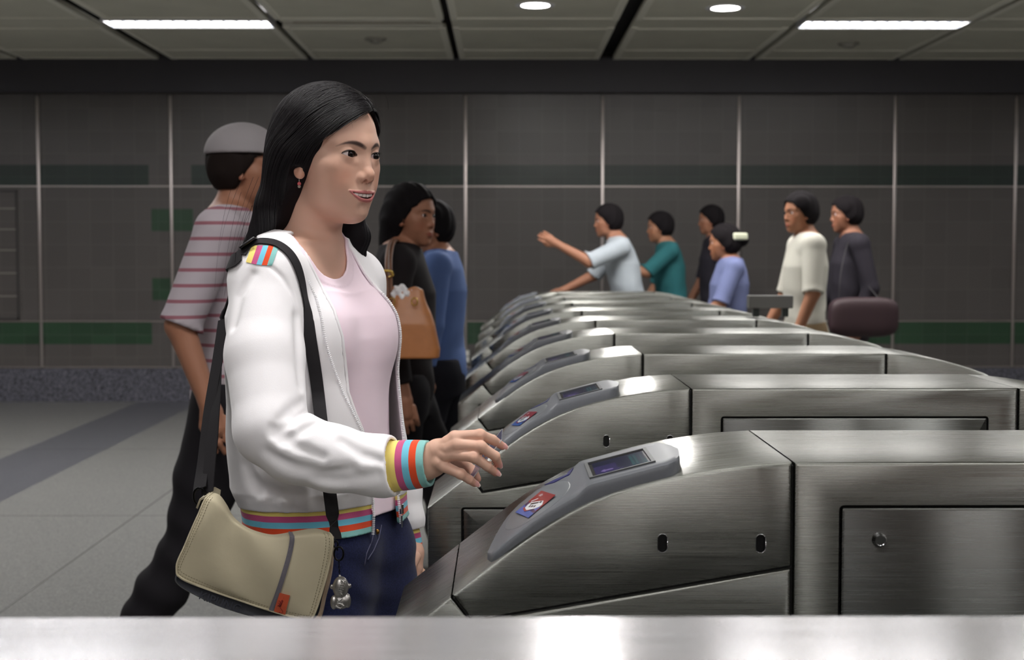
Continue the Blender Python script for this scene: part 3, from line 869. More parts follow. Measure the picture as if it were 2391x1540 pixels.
def head_sdf(q, smile=True, female=True):
    p = q.copy(); p[:, 1] = np.abs(p[:, 1])
    a, b, c = p[:, 0], p[:, 1], p[:, 2]
    d = head_base(p)
    U, ur, L_, lr, zu_, zl_ = lips(smile)
    d = smin(d, chain(p, U, ur), .0024); d = smin(d, chain(p, L_, lr), .0030)
    if smile:
        zu = np.interp(b, *zu_); zl = np.interp(b, *zl_)
        e = np.maximum(np.maximum(np.maximum(c - zu, zl - c), .054 - a), b - .0250)
        d = smax(d, -e, .0010)
    else:
        cc = [(a_[0] + .0012, a_[1], (a_[2] - .8*r_ + b_[2] + .6*s_)/2) for a_, r_, b_, s_ in zip(U, ur, L_, lr)]
        d = smax(d, -chain(p, cc, [.0008]*6), .002)
    # eye openings
    w_ = .0138; t = np.clip((b - EYE[1])/w_, -1.2, 1.2); z0 = .0011*t
    zu = z0 + .0058*np.maximum(0, 1 - np.abs(t)**2.3)**.75; zl = z0 - .0040*np.maximum(0, 1 - np.abs(t)**2.0)
    e = np.maximum(np.maximum(np.maximum(c - zu, zl - c), (np.abs(t) - 1)*w_), EYE[0] + .0035 - a)
    d = smax(d, -e, .0010)
    # lid crease
    d = smax(d, -chain(p, [(.0795, .0205, .0062), (.0795, .0290, .0082), (.0745, .0420, .0060)], (.0009, .0011, .0009)), .0022)
    # ears
    ear = ell(p, (.000, .0710, -.008), (.0145, .0055, .026))
    ear = smin(ear, sph(p, (.006, .0700, -.0310), .0066), .006)
    ear = smax(ear, -ell(p, (.004, .0780, -.010), (.008, .0055, .016)), .003)
    d = smin(d, ear, .005)
    return d

def head_paint(q, skin, lip, brow, female=True, smile=True):
    """flat albedo of a face: skin, redder cheeks and nose, lips, eyebrows, inside of the mouth"""
    p = q.copy(); p[:, 1] = np.abs(p[:, 1]); a, b, c = p[:, 0], p[:, 1], p[:, 2]
    col = np.tile(lc(skin), (len(q), 1))
    red = tuple(int(v*k) for v, k in zip(skin, (1.0, .88, .84)))
    blend(col, .55*np.exp(-(sph(p, (.066, .040, -.034), 0)/.020)**2), red)
    blend(col, .45*np.exp(-(sph(p, (.088, 0, -.032), 0)/.012)**2), red)
    blend(col, .6*np.exp(-(sph(p, (.002, .076, -.03), 0)/.02)**2), red)
    U, ur, L_, lr, zu_, zl_ = lips(smile)
    o_ = np.array([.0008, 0, 0], f32)
    xr = np.interp(U[:, 1], [0, .015, .0295], [-.0002, .0001, .0005])
    m = np.minimum(chain(p, U + o_, ur + xr), chain(p, L_ + o_, lr + xr))
    blend(col, np.clip(-m/.0009 + .75, 0, 1), lip)
    if smile:
        zu = np.interp(b, *zu_); zl = np.interp(b, *zl_)
        fr = np.interp(b, U[:, 1], U[:, 0])
        inside = (c < zu + .0004) & (c > zl - .0004) & (a < fr - .0022) & (b < .0290) & (a > .040)
        blend(col, inside*1.0, (86, 34, 36))
    # eyebrows
    bs = np.linspace(0, 1, 9); brb = .0080 + .0430*bs; brc = .0108 + .0290*bs - .0275*bs*bs; brr = np.interp(bs, [0, .3, .6, 1], [.0030, .0040, .0031, .0008])
    pp = p.copy(); pp[:, 0] = np.minimum(pp[:, 0], .2)
    ax = np.array([b, c]).T
    def seg2(A, B, ra, rb):
        A = np.array(A[1:], f32); B = np.array(B[1:], f32); ab = B-A; t = np.clip(((ax-A) @ ab)/(ab @ ab), 0, 1)
        v = ax - A - t[:, None]*ab; return np.sqrt((v*v).sum(1)) - (ra + (rb-ra)*t)
    e = np.min([seg2((0, brb[i], brc[i]), (0, brb[i+1], brc[i+1]), brr[i], brr[i+1]) for i in range(8)], 0)
    m = np.clip(-e/.0026 + .25, 0, 1)*(a > .03)
    blend(col, .92*m*np.interp(b, [.006, .014, .042, .052], [.6, 1, 1, .5]), brow)
    # lash line and darker lid edge colour
    w_ = .0138; t = (b - EYE[1])/w_; tt = np.clip(t, -1.05, 1.05); z0 = .0011*tt
    zu = z0 + .0058*np.maximum(0, 1 - np.abs(tt)**2.3)**.75
    zl = z0 - .0040*np.maximum(0, 1 - np.abs(tt)**2.0)
    near = (np.abs(t) < 1.0) & (a > .05)
    blend(col, near*np.clip(1.25 - np.abs(c - zu - .0006)/.0013, 0, 1)*.95, (30, 22, 22))
    blend(col, near*np.clip(1 - np.abs(c - zl + .0003)/.0009, 0, 1)*np.interp(t, [-1, 0, 1], [.5, .6, .9]), (60, 38, 36))
    return col
# ================================================================== the young woman
def unit(v): v = np.asarray(v, float); return v/np.linalg.norm(v)
HA = math.radians(55)                                    # head turned 50 degrees from the camera
fh = V3(math.sin(HA), -math.cos(HA), 0); lh = V3(math.cos(HA), math.sin(HA), 0); up3 = V3(0, 0, 1)
BA = math.radians(60)
fb = V3(math.sin(BA), -math.cos(BA), 0); lb = V3(math.cos(BA), math.sin(BA), 0)
def A3(px, py, Y): return np.array(at(px, py, Y), f32)
OH = A3(850, 363, 2.245) - .0762*fh
RH = np.stack([fh, lh, up3], 1)                          # world = OH + RH @ (a,b,c)
def to_head(P): return (P - OH) @ RH
def from_head(q): return OH + np.asarray(q, f32) @ RH.T

# spine line and torso sections, z from crotch to neck
SPX = A3(715, 640, 2.30), A3(738, 1000, 2.30), A3(768, 1250, 2.30)
def spine(z):
    zz = [SPX[2][2], SPX[1][2], SPX[0][2]]
    return np.stack([np.interp(z, zz, [s[i] for s in SPX[::-1]]) for i in (0, 1)], 1).astype(f32)
def torso_local(P):
    s = spine(P[:, 2]); x = P[:, 0]-s[:, 0]; y = P[:, 1]-s[:, 1]
    return x*fb[0] + y*fb[1], x*lb[0] + y*lb[1]
def section(P, tab):
    """stacked ellipse sections: rows of (z, half-width, front, back)"""
    z = P[:, 2]; a, b = torso_local(P)
    T = np.array(tab, float); o = np.argsort(T[:, 0]); T = T[o]
    w_, fr, bk = (np.interp(z, T[:, 0], T[:, i]) for i in (1, 2, 3))
    r = np.where(a > 0, fr, bk)
    q = np.sqrt((a/r)**2 + (b/w_)**2)
    d = (q - 1)*np.minimum(r, w_)
    return np.maximum(d, np.maximum(T[0, 0] - z, z - T[-1, 0])).astype(f32)
BODY_T = [(.70, .10, .07, .08), (.76, .142, .082, .096), (.84, .146, .083, .096), (.92, .128, .082, .084), (.99, .115, .080, .074), (1.06, .122, .084, .080), (1.13, .132, .092, .088), (1.20, .138, .088, .090), (1.26, .125, .062, .075), (1.31, .07, .040, .05)]
def torso_sdf(P, o=0.0, bust=True):
    d = section(P, BODY_T)
    if bust:
        s = spine(np.array([1.165]))[0]
        for sg in (-1, 1):
            c = np.array([*(s + fb[:2]*.066 + lb[:2]*sg*.060), 1.165], f32)
            d = smin(d, ell(P, c, (.044, .045, .056)), .055)
    return d - o
# arms: shoulder, elbow, wrist
SR, ER, WR = A3(622, 646, 2.165), A3(634, 1028, 2.056), A3(985, 1080, 2.045)
SL, EL, WL = A3(822, 655, 2.43), A3(868, 1010, 2.475), A3(952, 1262, 2.44)
NB = A3(712, 612, 2.315)
NT = from_head([-.018, 0, -.055])

# right hand: fingers holding a card. (pixel x, pixel y, depth) of each joint
def J(*pts): return [A3(*q) for q in pts]
HAND = dict(
    index=(J((1050, 1033, 2.022), (1062, 1020, 2.020), (1121, 1015, 2.016), (1150, 1026, 2.030), (1173, 1041, 2.046)), (.0108, .0092, .0080, .0070, .0056)),
    middle=(J((1046, 1048, 2.018), (1066, 1038, 2.014), (1122, 1042, 2.006), (1156, 1064, 2.014), (1163, 1082, 2.030)), (.0108, .0092, .0080, .0070, .0058)),
    ring=(J((1040, 1062, 2.018), (1060, 1060, 2.014), (1106, 1066, 2.003), (1138, 1088, 2.012), (1157, 1103, 2.026)), (.0104, .0088, .0077, .0067, .0054)),
    pinky=(J((1028, 1080, 2.020), (1036, 1088, 2.018), (1076, 1106, 2.010), (1096, 1119, 2.018), (1108, 1128, 2.026)), (.0100, .0084, .0070, .0062, .0052)),
    thumb=(J((1022, 1060, 2.050), (1050, 1066, 2.078), (1080, 1084, 2.088), (1102, 1100, 2.086), (1113, 1117, 2.076)), (.0130, .0120, .0104, .0090, .0066)))
def hand_sdf(P):
    w_, k1, k2 = A3(990, 1080, 2.045), A3(1046, 1040, 2.028), A3(1034, 1078, 2.028)
    d = cap(P, A3(960, 1082, 2.045), w_, .0255, .0235)
    palm = chain(P, [w_, A3(1022, 1052, 2.034), k1], (.022, .0165, .0125), .006)
    palm = smin(palm, chain(P, [w_, A3(1018, 1082, 2.036), k2], (.022, .0155, .0110), .006), .010)
    palm = smin(palm, chain(P, [A3(1000, 1062, 2.055), A3(1028, 1062, 2.062)], (.016, .014)), .012)
    d = smin(d, palm, .012)
    fs = None
    for n_, (pts, rs) in HAND.items():
        f = chain(P, pts, rs, .0022)
        f = smin(f, sph(P, pts[2], rs[2]*1.07), .003)
        f = smax(f, -sph(P, pts[2] + V3(0, -.012, .006), .0040), .004) if n_ in ('index', 'ring') else f
        if n_ == 'thumb': d = smin(d, f, .009)
        else: fs = f if fs is None else smin(fs, f, .0012)
    for a_, b_ in (('index', 'middle'), ('middle', 'ring')):        # tendons over the back of the hand
        p0 = HAND[a_][0][1]; d = smin(d, cap(P, p0 + V3(0, -.004, .0), w_ + V3(.01, -.012, .012), .0060, .0040), .010)
    return smin(d, fs, .0065)
def lhand_sdf(P):
    d = cap(P, WL, A3(962, 1290, 2.43), .021, .019)
    d = smin(d, cap(P, A3(962, 1290, 2.43), A3(968, 1325, 2.425), .019, .015), .01)
    for i, (x, y) in enumerate(((962, 1366), (968, 1372), (974, 1366), (978, 1352))):
        b0 = A3(963 + 3*i, 1322, 2.405 + .014*i); b1 = A3(x + 2*i, (1322 + y)/2, 2.402 + .014*i); b2 = A3(x - 4, y, 2.405 + .013*i)
        d = smin(d, chain(P, [b0, b1, b2], (.0085, .0078, .006), .002), .004)
    d = smin(d, chain(P, [A3(968, 1300, 2.40), A3(958, 1325, 2.385), A3(955, 1345, 2.38)], (.011, .009, .007), .002), .006)
    return d
# legs: hip, knee, ankle
HPR, KNR, ANR = A3(742, 1290, 2.240), np.array([-.315, 2.17, .42], f32), np.array([-.40, 2.17, .085], f32)
HPL, KNL, ANL = A3(845, 1290, 2.37), np.array([-.215, 2.36, .42], f32), np.array([-.19, 2.36, .075], f32)
def foot(P, an, d_):
    return smin(cap(P, an + V3(-.02, 0, -.04), an + V3(0, 0, -.03), .034, .034), cap(P, an + V3(-.015, 0, -.045), an + d_*.135 + V3(0, 0, -.055), .034, .022), .02)
def leg_sdf(P, hp, kn, an, o=0.0): return chain(P, [hp, (hp*.55 + kn*.45), kn, (kn*.7 + an*.3), an], (.078+o, .072+o, .054+o, .052+o, .036+o), .02)
bd = Field()
lohi = lambda *pts: (np.min(pts, 0), np.max(pts, 0))
def pad(lh_, r): return lh_[0]-r, lh_[1]+r
bd.add(lambda P: torso_sdf(P), *pad(lohi(np.array([SPX[2][0]-.15, 2.12, .70], f32), np.array([SPX[0][0]+.2, 2.48, 1.31], f32)), .03))
bd.add(lambda P: chain(P, [NB, NT], (.049, .046)), *pad(lohi(NB, NT), .05), k=.030)
bd.add(lambda P: smin(cap(P, NB, SR, .040, .046), cap(P, NB, SL, .040, .046), .02), *pad(lohi(SR, SL, NB), .05), k=.040)
MR = A3(912, 1086, 2.049)
bd.add(lambda P: chain(P, [SR, ER, MR, WR], (.045, .033, .0235, .0220), .01), *pad(lohi(SR, ER, WR), .05), k=.03)
bd.add(lambda P: chain(P, [SL, EL, WL], (.046, .038, .022), .01), *pad(lohi(SL, EL, WL), .05), k=.03)
bd.add(lambda P: leg_sdf(P, HPR, KNR, ANR), *pad(lohi(HPR, KNR, ANR), .09), k=.03)
bd.add(lambda P: leg_sdf(P, HPL, KNL, ANL), *pad(lohi(HPL, KNL, ANL), .09), k=.03)
bd.add(lambda P: foot(P, ANR, V3(1, 0, 0)), *pad(lohi(ANR, ANR + V3(.14, 0, -.05)), .05), k=.02)
bd.add(lambda P: foot(P, ANL, V3(1, 0, 0)), *pad(lohi(ANL, ANL + V3(.14, 0, -.05)), .05), k=.02)
bd.add(hand_sdf, *pad(lohi(A3(950, 1000, 2.0), A3(1185, 1140, 2.10)), .02), k=.006)
bd.add(lhand_sdf, *pad(lohi(A3(940, 1250, 2.38), A3(990, 1380, 2.47)), .03), k=.006)
bd.add(lambda P: head_sdf(to_head(P)), *pad((OH - .11, OH + .115), .02), k=.012)

woman = tag(empty('person', (float(SPX[1][0]), 2.28, 0)), 'young woman with long black hair in a white striped-cuff jacket, reaching out a card', 'person')
MW = Matrix.Translation(-Vector(woman.location))
def part(name, me, mats, parent=woman):
    if parent is woman: me.transform(MW)
    return link(name, me, mats, parent)

SKIN_W, LIP_W, BROW_W = (214, 172, 151), (176, 106, 104), (50, 37, 39)
v, q = nets(bd, *bd.box(), .0034)
me = np_mesh('person_body', v, q)
def in_face(co):
    h = to_head(co); return (h[:, 0] > .02) & (h[:, 2] > -.115) & (h[:, 2] < .075)
def in_head(co): 
    h = to_head(co); return (h[:, 0] > -.03) & (h[:, 2] > -.14) & (h[:, 2] < .085)
def in_eyes(co):
    h = to_head(co); return ((h[:, 0] > .055) & (h[:, 2] > -.013) & (h[:, 2] < .012) & (np.abs(np.abs(h[:, 1]) - .031) < .019)) | ((h[:, 0] > .06) & (h[:, 2] > -.08) & (h[:, 2] < -.034) & (np.abs(h[:, 1]) < .031))
def in_hand(co): return (co[:, 0] > A3(985, 1080, 2.04)[0]) & (co[:, 1] < 2.13) & (co[:, 2] > .9) & (co[:, 2] < 1.06)
refine(me, bd, [lambda c: in_face(c) | in_hand(c), lambda c: in_face(c) & (to_head(c)[:, 0] > .045), in_eyes])
co = vco(me); hq = to_head(co)
col = np.tile(lc(SKIN_W), (len(co), 1))
m = (np.abs(hq) < .16).all(1); col[m] = head_paint(hq[m], SKIN_W, LIP_W, BROW_W)
for n_, (pts, rs) in HAND.items():                      # pinker fingertips, nails
    tip = pts[-1]; dr = unit(pts[-1] - pts[-2])
    blend(col, .5*np.exp(-(sph(co, tip, 0)/.014)**2), (224, 150, 136))
    blend(col, .25*np.exp(-(sph(co, pts[2], 0)/.008)**2), (206, 140, 120))
set_col(me, col)
SKIN_M = col_mat('skin', 0.52, sss=0.12, spec=0.32, bump=(1400, 0.06, 0.0006))
body = part('body', me, SKIN_M)
# fingernails
for n_, (pts, rs) in HAND.items():
    if n_ == 'thumb': continue
    bm = bmesh.new()
    dr = unit(pts[-1] - pts[-2]); out = V3(.15, -1, .55) if n_ != 'middle' else V3(.5, -.9, .35)
    out = unit(out - dr*np.dot(out, dr)); sd = np.cross(dr, out); R = rs[-1]
    base = pts[-1] - dr*.0035
    g = []
    for i in range(6):
        rw = []
        for j in range(7):
            ang = (j/6 - .5)*1.7; s = i/5; wd = 1.0 if i < 4 else (1 - (i-3)*.14)
            pnt = base + dr*(s*.0118) + (sd*math.sin(ang)*wd + out*math.cos(ang))*(R*1.0 + .0004 - .0011*max(0, s-.5))
            rw.append(bm.verts.new(pnt))
        g.append(rw)
    for r0, r1 in zip(g, g[1:]):
        for j in range(6):
            f = bm.faces.new((r0[j], r0[j+1], r1[j+1], r1[j])); f.smooth = True; f.material_index = 1 if r1 is g[-1] else 0
    bm.transform(MW); obj('fingernail', bm, [mat('nail pink', (232, 172, 166), 0.2), mat('nail tip', (244, 228, 222), 0.25)], woman)
# eyes
gaze = unit(fh*math.cos(math.radians(2)) + lh*math.sin(math.radians(2)) + up3*.02)
def eye_mat():
    m = mat('eye', (236, 228, 226), 0.16, spec=0.35); nt = m.node_tree
    a = nt.nodes.new('ShaderNodeAttribute'); a.attribute_name = 't'
    r = nt.nodes.new('ShaderNodeValToRGB'); el = r.color_ramp.elements
    el[0].position = 0; el[0].color = lin((8, 6, 6)); el[1].position = 1; el[1].color = lin((226, 208, 204))
    for p_, c_ in ((.20, (8, 6, 6)), (.24, (26, 15, 12)), (.50, (24, 14, 12)), (.58, (14, 9, 9)), (.63, (204, 184, 182))):
        e = el.new(p_); e.color = lin(c_)
    nt.links.new(a.outputs['Fac'], r.inputs[0]); nt.links.new(r.outputs[0], nt.nodes['Principled BSDF'].inputs['Base Color']); return m
def eyeball(parent, cen, gz, r, xf=None):
    bm = bmesh.new(); bmesh.ops.create_uvsphere(bm, u_segments=40, v_segments=28, radius=r)
    me = bpy.data.meshes.new('eye'); bm.to_mesh(me); bm.free()
    c_ = vco(me); n_ = c_/np.linalg.norm(c_, axis=1)[:, None]
    ang = np.arccos(np.clip(n_ @ gz, -1, 1)); c_ = c_*(1 + .05*np.exp(-(ang/.42)**2))[:, None]
    set_attr(me, 't', np.clip(ang/1.0, 0, 1)); me.vertices.foreach_set('co', (c_ + cen).astype(f32).ravel())
    me.polygons.foreach_set('use_smooth', np.ones(len(me.polygons), bool)); return me
for sg in (-1, 1):
    part('eye', eyeball(None, from_head([EYE[0]+.0004, sg*EYE[1], 0]), gaze.astype(f32), .0129), eye_mat())
# upper teeth
TF = float(lips(True)[0][0, 0]) - .0028
bm = bmesh.new()
for k in range(-3, 3):
    w_ = .0080 if k in (-1, 0) else .0066; b0 = sum((.0080 if j in (-1, 0) else .0066)*(1 if k >= 0 else -1) for j in (range(0, k) if k >= 0 else range(k+1, 0)))
    cb = b0 + w_/2 if k >= 0 else b0 - w_/2
    h_ = .0088 if k in (-1, 0) else .0074
    n_ = len(bm.verts); t_ = bmesh.new(); bmesh.ops.create_uvsphere(t_, u_segments=14, v_segments=10, radius=1)
    for vv in t_.verts:
        x, y, z = vv.co; s_ = lambda u: math.copysign(abs(u)**.55, u)
        bb = cb + s_(y)*w_*.485; vv.co = from_head([TF - 14*bb*bb + s_(x)*.0026, bb, -.0614 + s_(z)*h_*.5 + 4.5*bb*bb])
    for f in t_.faces: f.smooth = True
    merge(bm, t_)
bm.transform(MW); obj('teeth', bm, mat('teeth', (240, 232, 226), 0.18), woman)
# eyelashes
bm = bmesh.new()
for sg in (-1, 1):
    for k in range(26):
        t = -0.95 + 1.95*k/25; z0 = .0011*t; zu = z0 + .0058*max(0, 1-abs(min(1, abs(t)))**2.3)**.75
        bb = EYE[1] + .0138*t; aa = EYE[0] + math.sqrt(max(1e-6, .0144**2 - (.0138*t)**2 - zu**2))
        p0 = from_head([aa, sg*bb, zu+.0003]); p1 = from_head([aa+.0020, sg*(bb+.0005+.0010*max(0, t)), zu+.0001]); p2 = from_head([aa+.0034, sg*(bb+.0010+.0024*max(0, t)), zu+.0010])
        tube(bm, [p0, p1, p2], [.00022, .00018, .00005], 4, cap=False)
    tube(bm, [from_head([EYE[0] + math.sqrt(max(1e-6, .0143**2 - (.0138*t)**2 - (.0011*t + .0058*max(0, 1-abs(t)**2.3)**.75)**2)), sg*(EYE[1]+.0138*t), .0011*t + .0058*max(0, 1-abs(t)**2.3)**.75+.0002]) for t in np.linspace(-.9, .98, 20)], .00070, 5)
bm.transform(MW); obj('eyelashes', bm, mat('lash black', (16, 12, 12), 0.5), woman)
# earring under the visible ear lobe
lobe = from_head([.0055, -.0722, -.0370])
bm = bmesh.new(); tube(bm, [lobe + V3(0, 0, .004), lobe + V3(0, -.002, .0), lobe + V3(0, 0, -.006)], .0006, 6, mi=1)
for r_, dz, mi in ((.0030, -.0080, 0), (.0025, -.0122, 2)):
    t_ = bmesh.new(); bmesh.ops.create_uvsphere(t_, u_segments=16, v_segments=10, radius=r_)
    for f in t_.faces: f.smooth = True; f.material_index = mi
    merge(bm, t_, Matrix.Translation(Vector(lobe + V3(0, 0, dz))))
bm.transform(MW); obj('earring', bm, [mat('pink bead', (206, 96, 100), 0.2), CHROME, mat('clear bead', (150, 140, 128), 0.1)], woman)
# ------------------------------------------------------------------ her clothes
def march(px, py, fn, y0=1.75, n=90):
    """where the sight line through a measured point meets a field"""
    o = A3(px, py, y0); d = unit(np.array(at(px, py, 3.0)) - np.array(at(px, py, 2.0))).astype(f32); t = 0.0
    for _ in range(n):
        v_ = float(fn((o + d*t)[None])[0])
        if v_ < .0003: return o + d*t
        t += v_*.8
    return None
def march_many(pts, fn, y0=1.75, n=110):
    O = np.array([A3(x, y, y0) for x, y in pts]); D_ = np.array([unit(np.array(at(x, y, 3.0)) - np.array(at(x, y, 2.0))) for x, y in pts], f32)
    t = np.zeros(len(pts), f32)
    for _ in range(n): t += np.maximum(fn(O + D_*t[:, None]), -.002)*.8
    return O + D_*t[:, None]
def dense(pts, step):
    out = []
    for p0, p1 in zip(pts, pts[1:]):
        L = math.dist(p0, p1); n_ = max(1, int(L/step))
        out += [tuple(p0[i] + (p1[i]-p0[i])*k/n_ for i in range(len(p0))) for k in range(n_)]
    return out + [tuple(pts[-1])]

JT = [(.84, .164, .118, .118), (.905, .165, .119, .120), (.93, .173, .128, .127), (.98, .170, .131, .124), (1.06, .162, .131, .120), (1.13, .158, .128, .124), (1.20, .150, .110, .118), (1.26, .126, .078, .090), (1.32, .075, .045, .060)]
SLR = [(SR, .054), (A3(618, 830, 2.105), .0575), (A3(633, 1000, 2.052), .0530), (A3(690, 1045, 2.040), .0500), (A3(780, 1070, 2.038), .0470), (A3(868, 1085, 2.041), .0420), (A3(900, 1088, 2.043), .0425), (A3(935, 1088, 2.045), .0385)]
SLL = [(SL, .052), (A3(850, 830, 2.455), .050), (EL, .046), (A3(932, 1140, 2.455), .038), (A3(948, 1215, 2.442), .031), (A3(952, 1240, 2.44), .026)]
def torso_jacket(P):
    d = section(P, JT)
    d = smin(d, torso_sdf(P, .011), .012)
    d = smin(d, smin(cap(P, NB + V3(-.01, .0, -.005), SR, .052, .053), cap(P, NB + V3(-.01, 0, -.005), SL, .052, .053), .02), .035)
    d = smin(d, chain(P, [NB + V3(-.012, 0, -.02), NB + V3(-.012, 0, .025)], (.066, .060)), .03)
    a, b = torso_local(P); ang = np.arctan2(b, a); z = P[:, 2]
    d -= (.0022*np.sin(ang*23 + 2*np.sin(ang*5)) * np.exp(-np.abs(z - .925)/.022)).astype(f32)          # gathers over the hem band
    d -= (.0016*np.sin(ang*7 + z*22) * np.clip((1.10 - z)/.1, 0, 1)).astype(f32)
    return d.astype(f32)
def sleeves_raw(P): return np.minimum(chain(P, [s[0] for s in SLR], [s[1] for s in SLR], .012), chain(P, [s[0] for s in SLL], [s[1] for s in SLL], .012))
def jeans_raw(P):
    d = torso_sdf(P, .010, False)
    d = np.maximum(d, P[:, 2] - .925)
    d = smin(d, leg_sdf(P, HPR, KNR, ANR + V3(0, 0, .03), .012), .03); d = smin(d, leg_sdf(P, HPL, KNL, ANL + V3(0, 0, .03), .012), .03)
    z = P[:, 2]; x = P[:, 0]
    d -= (.0018*np.sin(z*95 + x*40 + 1.5*np.sin(x*60))*np.exp(-((z-.77)/.05)**2)).astype(f32)
    d -= (.003*np.sin(z*60 + x*30)*np.exp(-((z-.18)/.08)**2)).astype(f32)
    return d
FOLDS = []
def jacket_outer(P, folds=True):
    s = sleeves_raw(P)
    d = smin(torso_jacket(P), s, .016)
    if folds:
        for pts, r, k, sgn in FOLDS:
            c = chain(P, pts, [r*.25] + [r]*(len(pts)-2) + [r*.25])
            d = smax(d, -c, k) if sgn < 0 else smin(d, c, k)
    return d
for px_, r, k, sgn in [
    ([(712, 938), (690, 952), (655, 978)], .0042, .012, -1), ([(722, 958), (680, 985), (640, 1015)], .0034, .010, -1),
    ([(745, 985), (700, 1010), (655, 1030)], .0030, .010, -1), ([(640, 1000), (690, 1042), (752, 1066)], .0036, .012, -1),
    ([(626, 1058), (690, 1092), (750, 1108), (820, 1098)], .0042, .014, -1), ([(800, 1030), (850, 1062), (895, 1078)], .0030, .012, -1),
    ([(740, 1120), (810, 1124), (880, 1108)], .0034, .013, -1), 
     ([(694, 740), (699, 810), (704, 900)], .0036, .014, -1),
    ([(632, 622), (662, 650), (684, 688), (696, 730), (699, 800)], .0016, .006, -1), ([(600, 1130), (640, 1150), (700, 1158)], .0030, .014, -1),
    ([(575, 1085), (585, 1115), (600, 1150)], .0026, .014, -1), ([(590, 640), (560, 690), (545, 760)], .0018, .012, -1)]:
    hits = march_many(px_, lambda P: jacket_outer(P, False))
    FOLDS.append(([h for h in hits], r, k*1.35, sgn))
# the opening: near edge measured on the cloth, far edge by its distance from the middle
ZIP_PX = [(712, 590), (728, 625), (745, 658), (780, 724), (799, 785), (806, 846), (813, 916), (830, 965), (847, 1005), (862, 1075), (872, 1140), (875, 1200), (873, 1246)]
TEETH_PX = [(702, 615), (720, 655), (738, 697), (750, 740), (758, 785), (768, 825), (781, 863), (804, 922), (826, 965), (845, 1005), (860, 1075), (870, 1140), (873, 1200), (871, 1246)]
zh = march_many(dense(ZIP_PX, 6), torso_jacket)
_a, zb = torso_local(zh); zz_ = zh[:, 2]; o_ = np.argsort(zz_)
bR = lambda z: np.interp(z, zz_[o_], zb[o_])
bL = lambda z: np.interp(z, [.86, .93, 1.0, 1.1, 1.2, 1.255, 1.31], [.050, .058, .080, .096, .094, .078, .062])
NK0, NK1 = NB + V3(.006, -.006, -.035), NB + V3(.006, -.006, .12)
def neck_cut(P): return cap(P, NK0, NK1, .060, .072)
def open_cut(P):
    a, b = torso_local(P); z = P[:, 2]
    return np.maximum(np.maximum(bR(z) - b, b - bL(z)), .02 - a).astype(f32)
Z_HEM1, Z_HEM0 = .908, .862
CU0, CU1 = A3(924, 1087, 2.051), A3(1003, 1081, 2.039)
CL0, CL1 = A3(951, 1234, 2.44), A3(962, 1294, 2.435)
def plane(P, o, n): return (P - o) @ np.asarray(n, f32)
def shell(d, t=.0055): return np.maximum(d, -(d + t))
# the sleeve-end planes must only act near the wrists
def jacket_full(P):
    o = jacket_outer(P); d = shell(o)
    fore = chain(P, [s[0] for s in SLR[1:]], [s[1]+.010 for s in SLR[1:]])
    forel = chain(P, [s[0] for s in SLL[2:]], [s[1]+.008 for s in SLL[2:]])
    arm = np.minimum(fore, forel) < 0
    # torso cloth only is opened
    tor = torso_jacket(P)
    own = (arm & (tor > .004)) | ((forel < 0) & (P[:, 0] > -.235))
    d = np.where(own & (P[:, 2] < Z_HEM1 + .01), shell(sleeves_raw(P)), d)
    oc = np.where(own, .02, open_cut(P))
    d = smax(d, -oc, .0035)
    d = smax(d, -neck_cut(P), .0035)
    d = np.where(own, d, np.maximum(d, np.minimum(Z_HEM1 - .003 - P[:, 2], .018)))
    eL = plane(P, CL0 + (CL1-CL0)*.04, unit(CL1-CL0))
    nr = sph(P, CU0, .085) < 0; nl = (forel < .02) & (P[:, 2] < CL0[2] + .05)
    d = np.where(nr, np.maximum(d, np.minimum(plane(P, CU0 + (CU1-CU0)*.02, unit(CU1-CU0)), .018)), d)
    d = np.where(nl, np.maximum(d, np.minimum(eL, .018)), d)
    return d.astype(f32)
jlo = np.array([-.52, 1.93, .78], f32); jhi = np.array([-.13, 2.56, 1.36], f32)
v, q = nets(jacket_full, jlo, jhi, .0026)
JACKET_M = mat('white jersey', (240, 238, 240), 0.85, spec=0.25, sheen=0.25, bump=(700, 0.12, 0.0008))
jk = part('jacket', np_mesh('jacket', v, q), JACKET_M)

# knitted bands: hem and cuffs
def hem_fn(P):
    o = smin(torso_jacket(P) + .003, jeans_raw(P) - .005, .006)
    d = shell(o, .006)
    return np.maximum(np.maximum(np.maximum(d, -open_cut(P)), P[:, 2] - Z_HEM1), Z_HEM0 - P[:, 2]).astype(f32)
v, q = nets(hem_fn, np.array([-.52, 2.0, .85], f32), np.array([-.13, 2.56, .92], f32), .0026)
me = np_mesh('hem_band', v, q); set_attr(me, 't', np.clip((Z_HEM1 - vco(me)[:, 2])/(Z_HEM1 - Z_HEM0), 0.001, .999)*5)
hb = part('hem_band', me, stripe_mat(), jk)
me.transform(MW)
def cuff(name, c0, c1, r0, r1, bow):
    def fn(P):
        r, h, L, t = flatcone(P, c0, c1, r0, r1)
        r = r - .0012*np.sin(np.clip(t, 0, 1)*math.pi) - .022*np.clip(-t, 0, .25)
        return np.maximum(shell(r, .0040), np.maximum(-h - .22*L, h - L)).astype(f32)
    lo, hi = pad(lohi(c0 - (c1-c0)*.25, c1), max(r0, r1)+.004)
    v, q = nets(fn, lo, hi, .0018)
    me = np_mesh(name, v, q); r, h, L, t = flatcone(vco(me), c0, c1, r0, r1)
    set_attr(me, 't', np.clip(t, .001, .999)*5); me.transform(MW); link(name, me, stripe_mat(), jk)
cuff('cuff', CU0, CU1, .0365, .0330, 0)
cuff('cuff', CL0, CL1, .0205, .0195, 0)
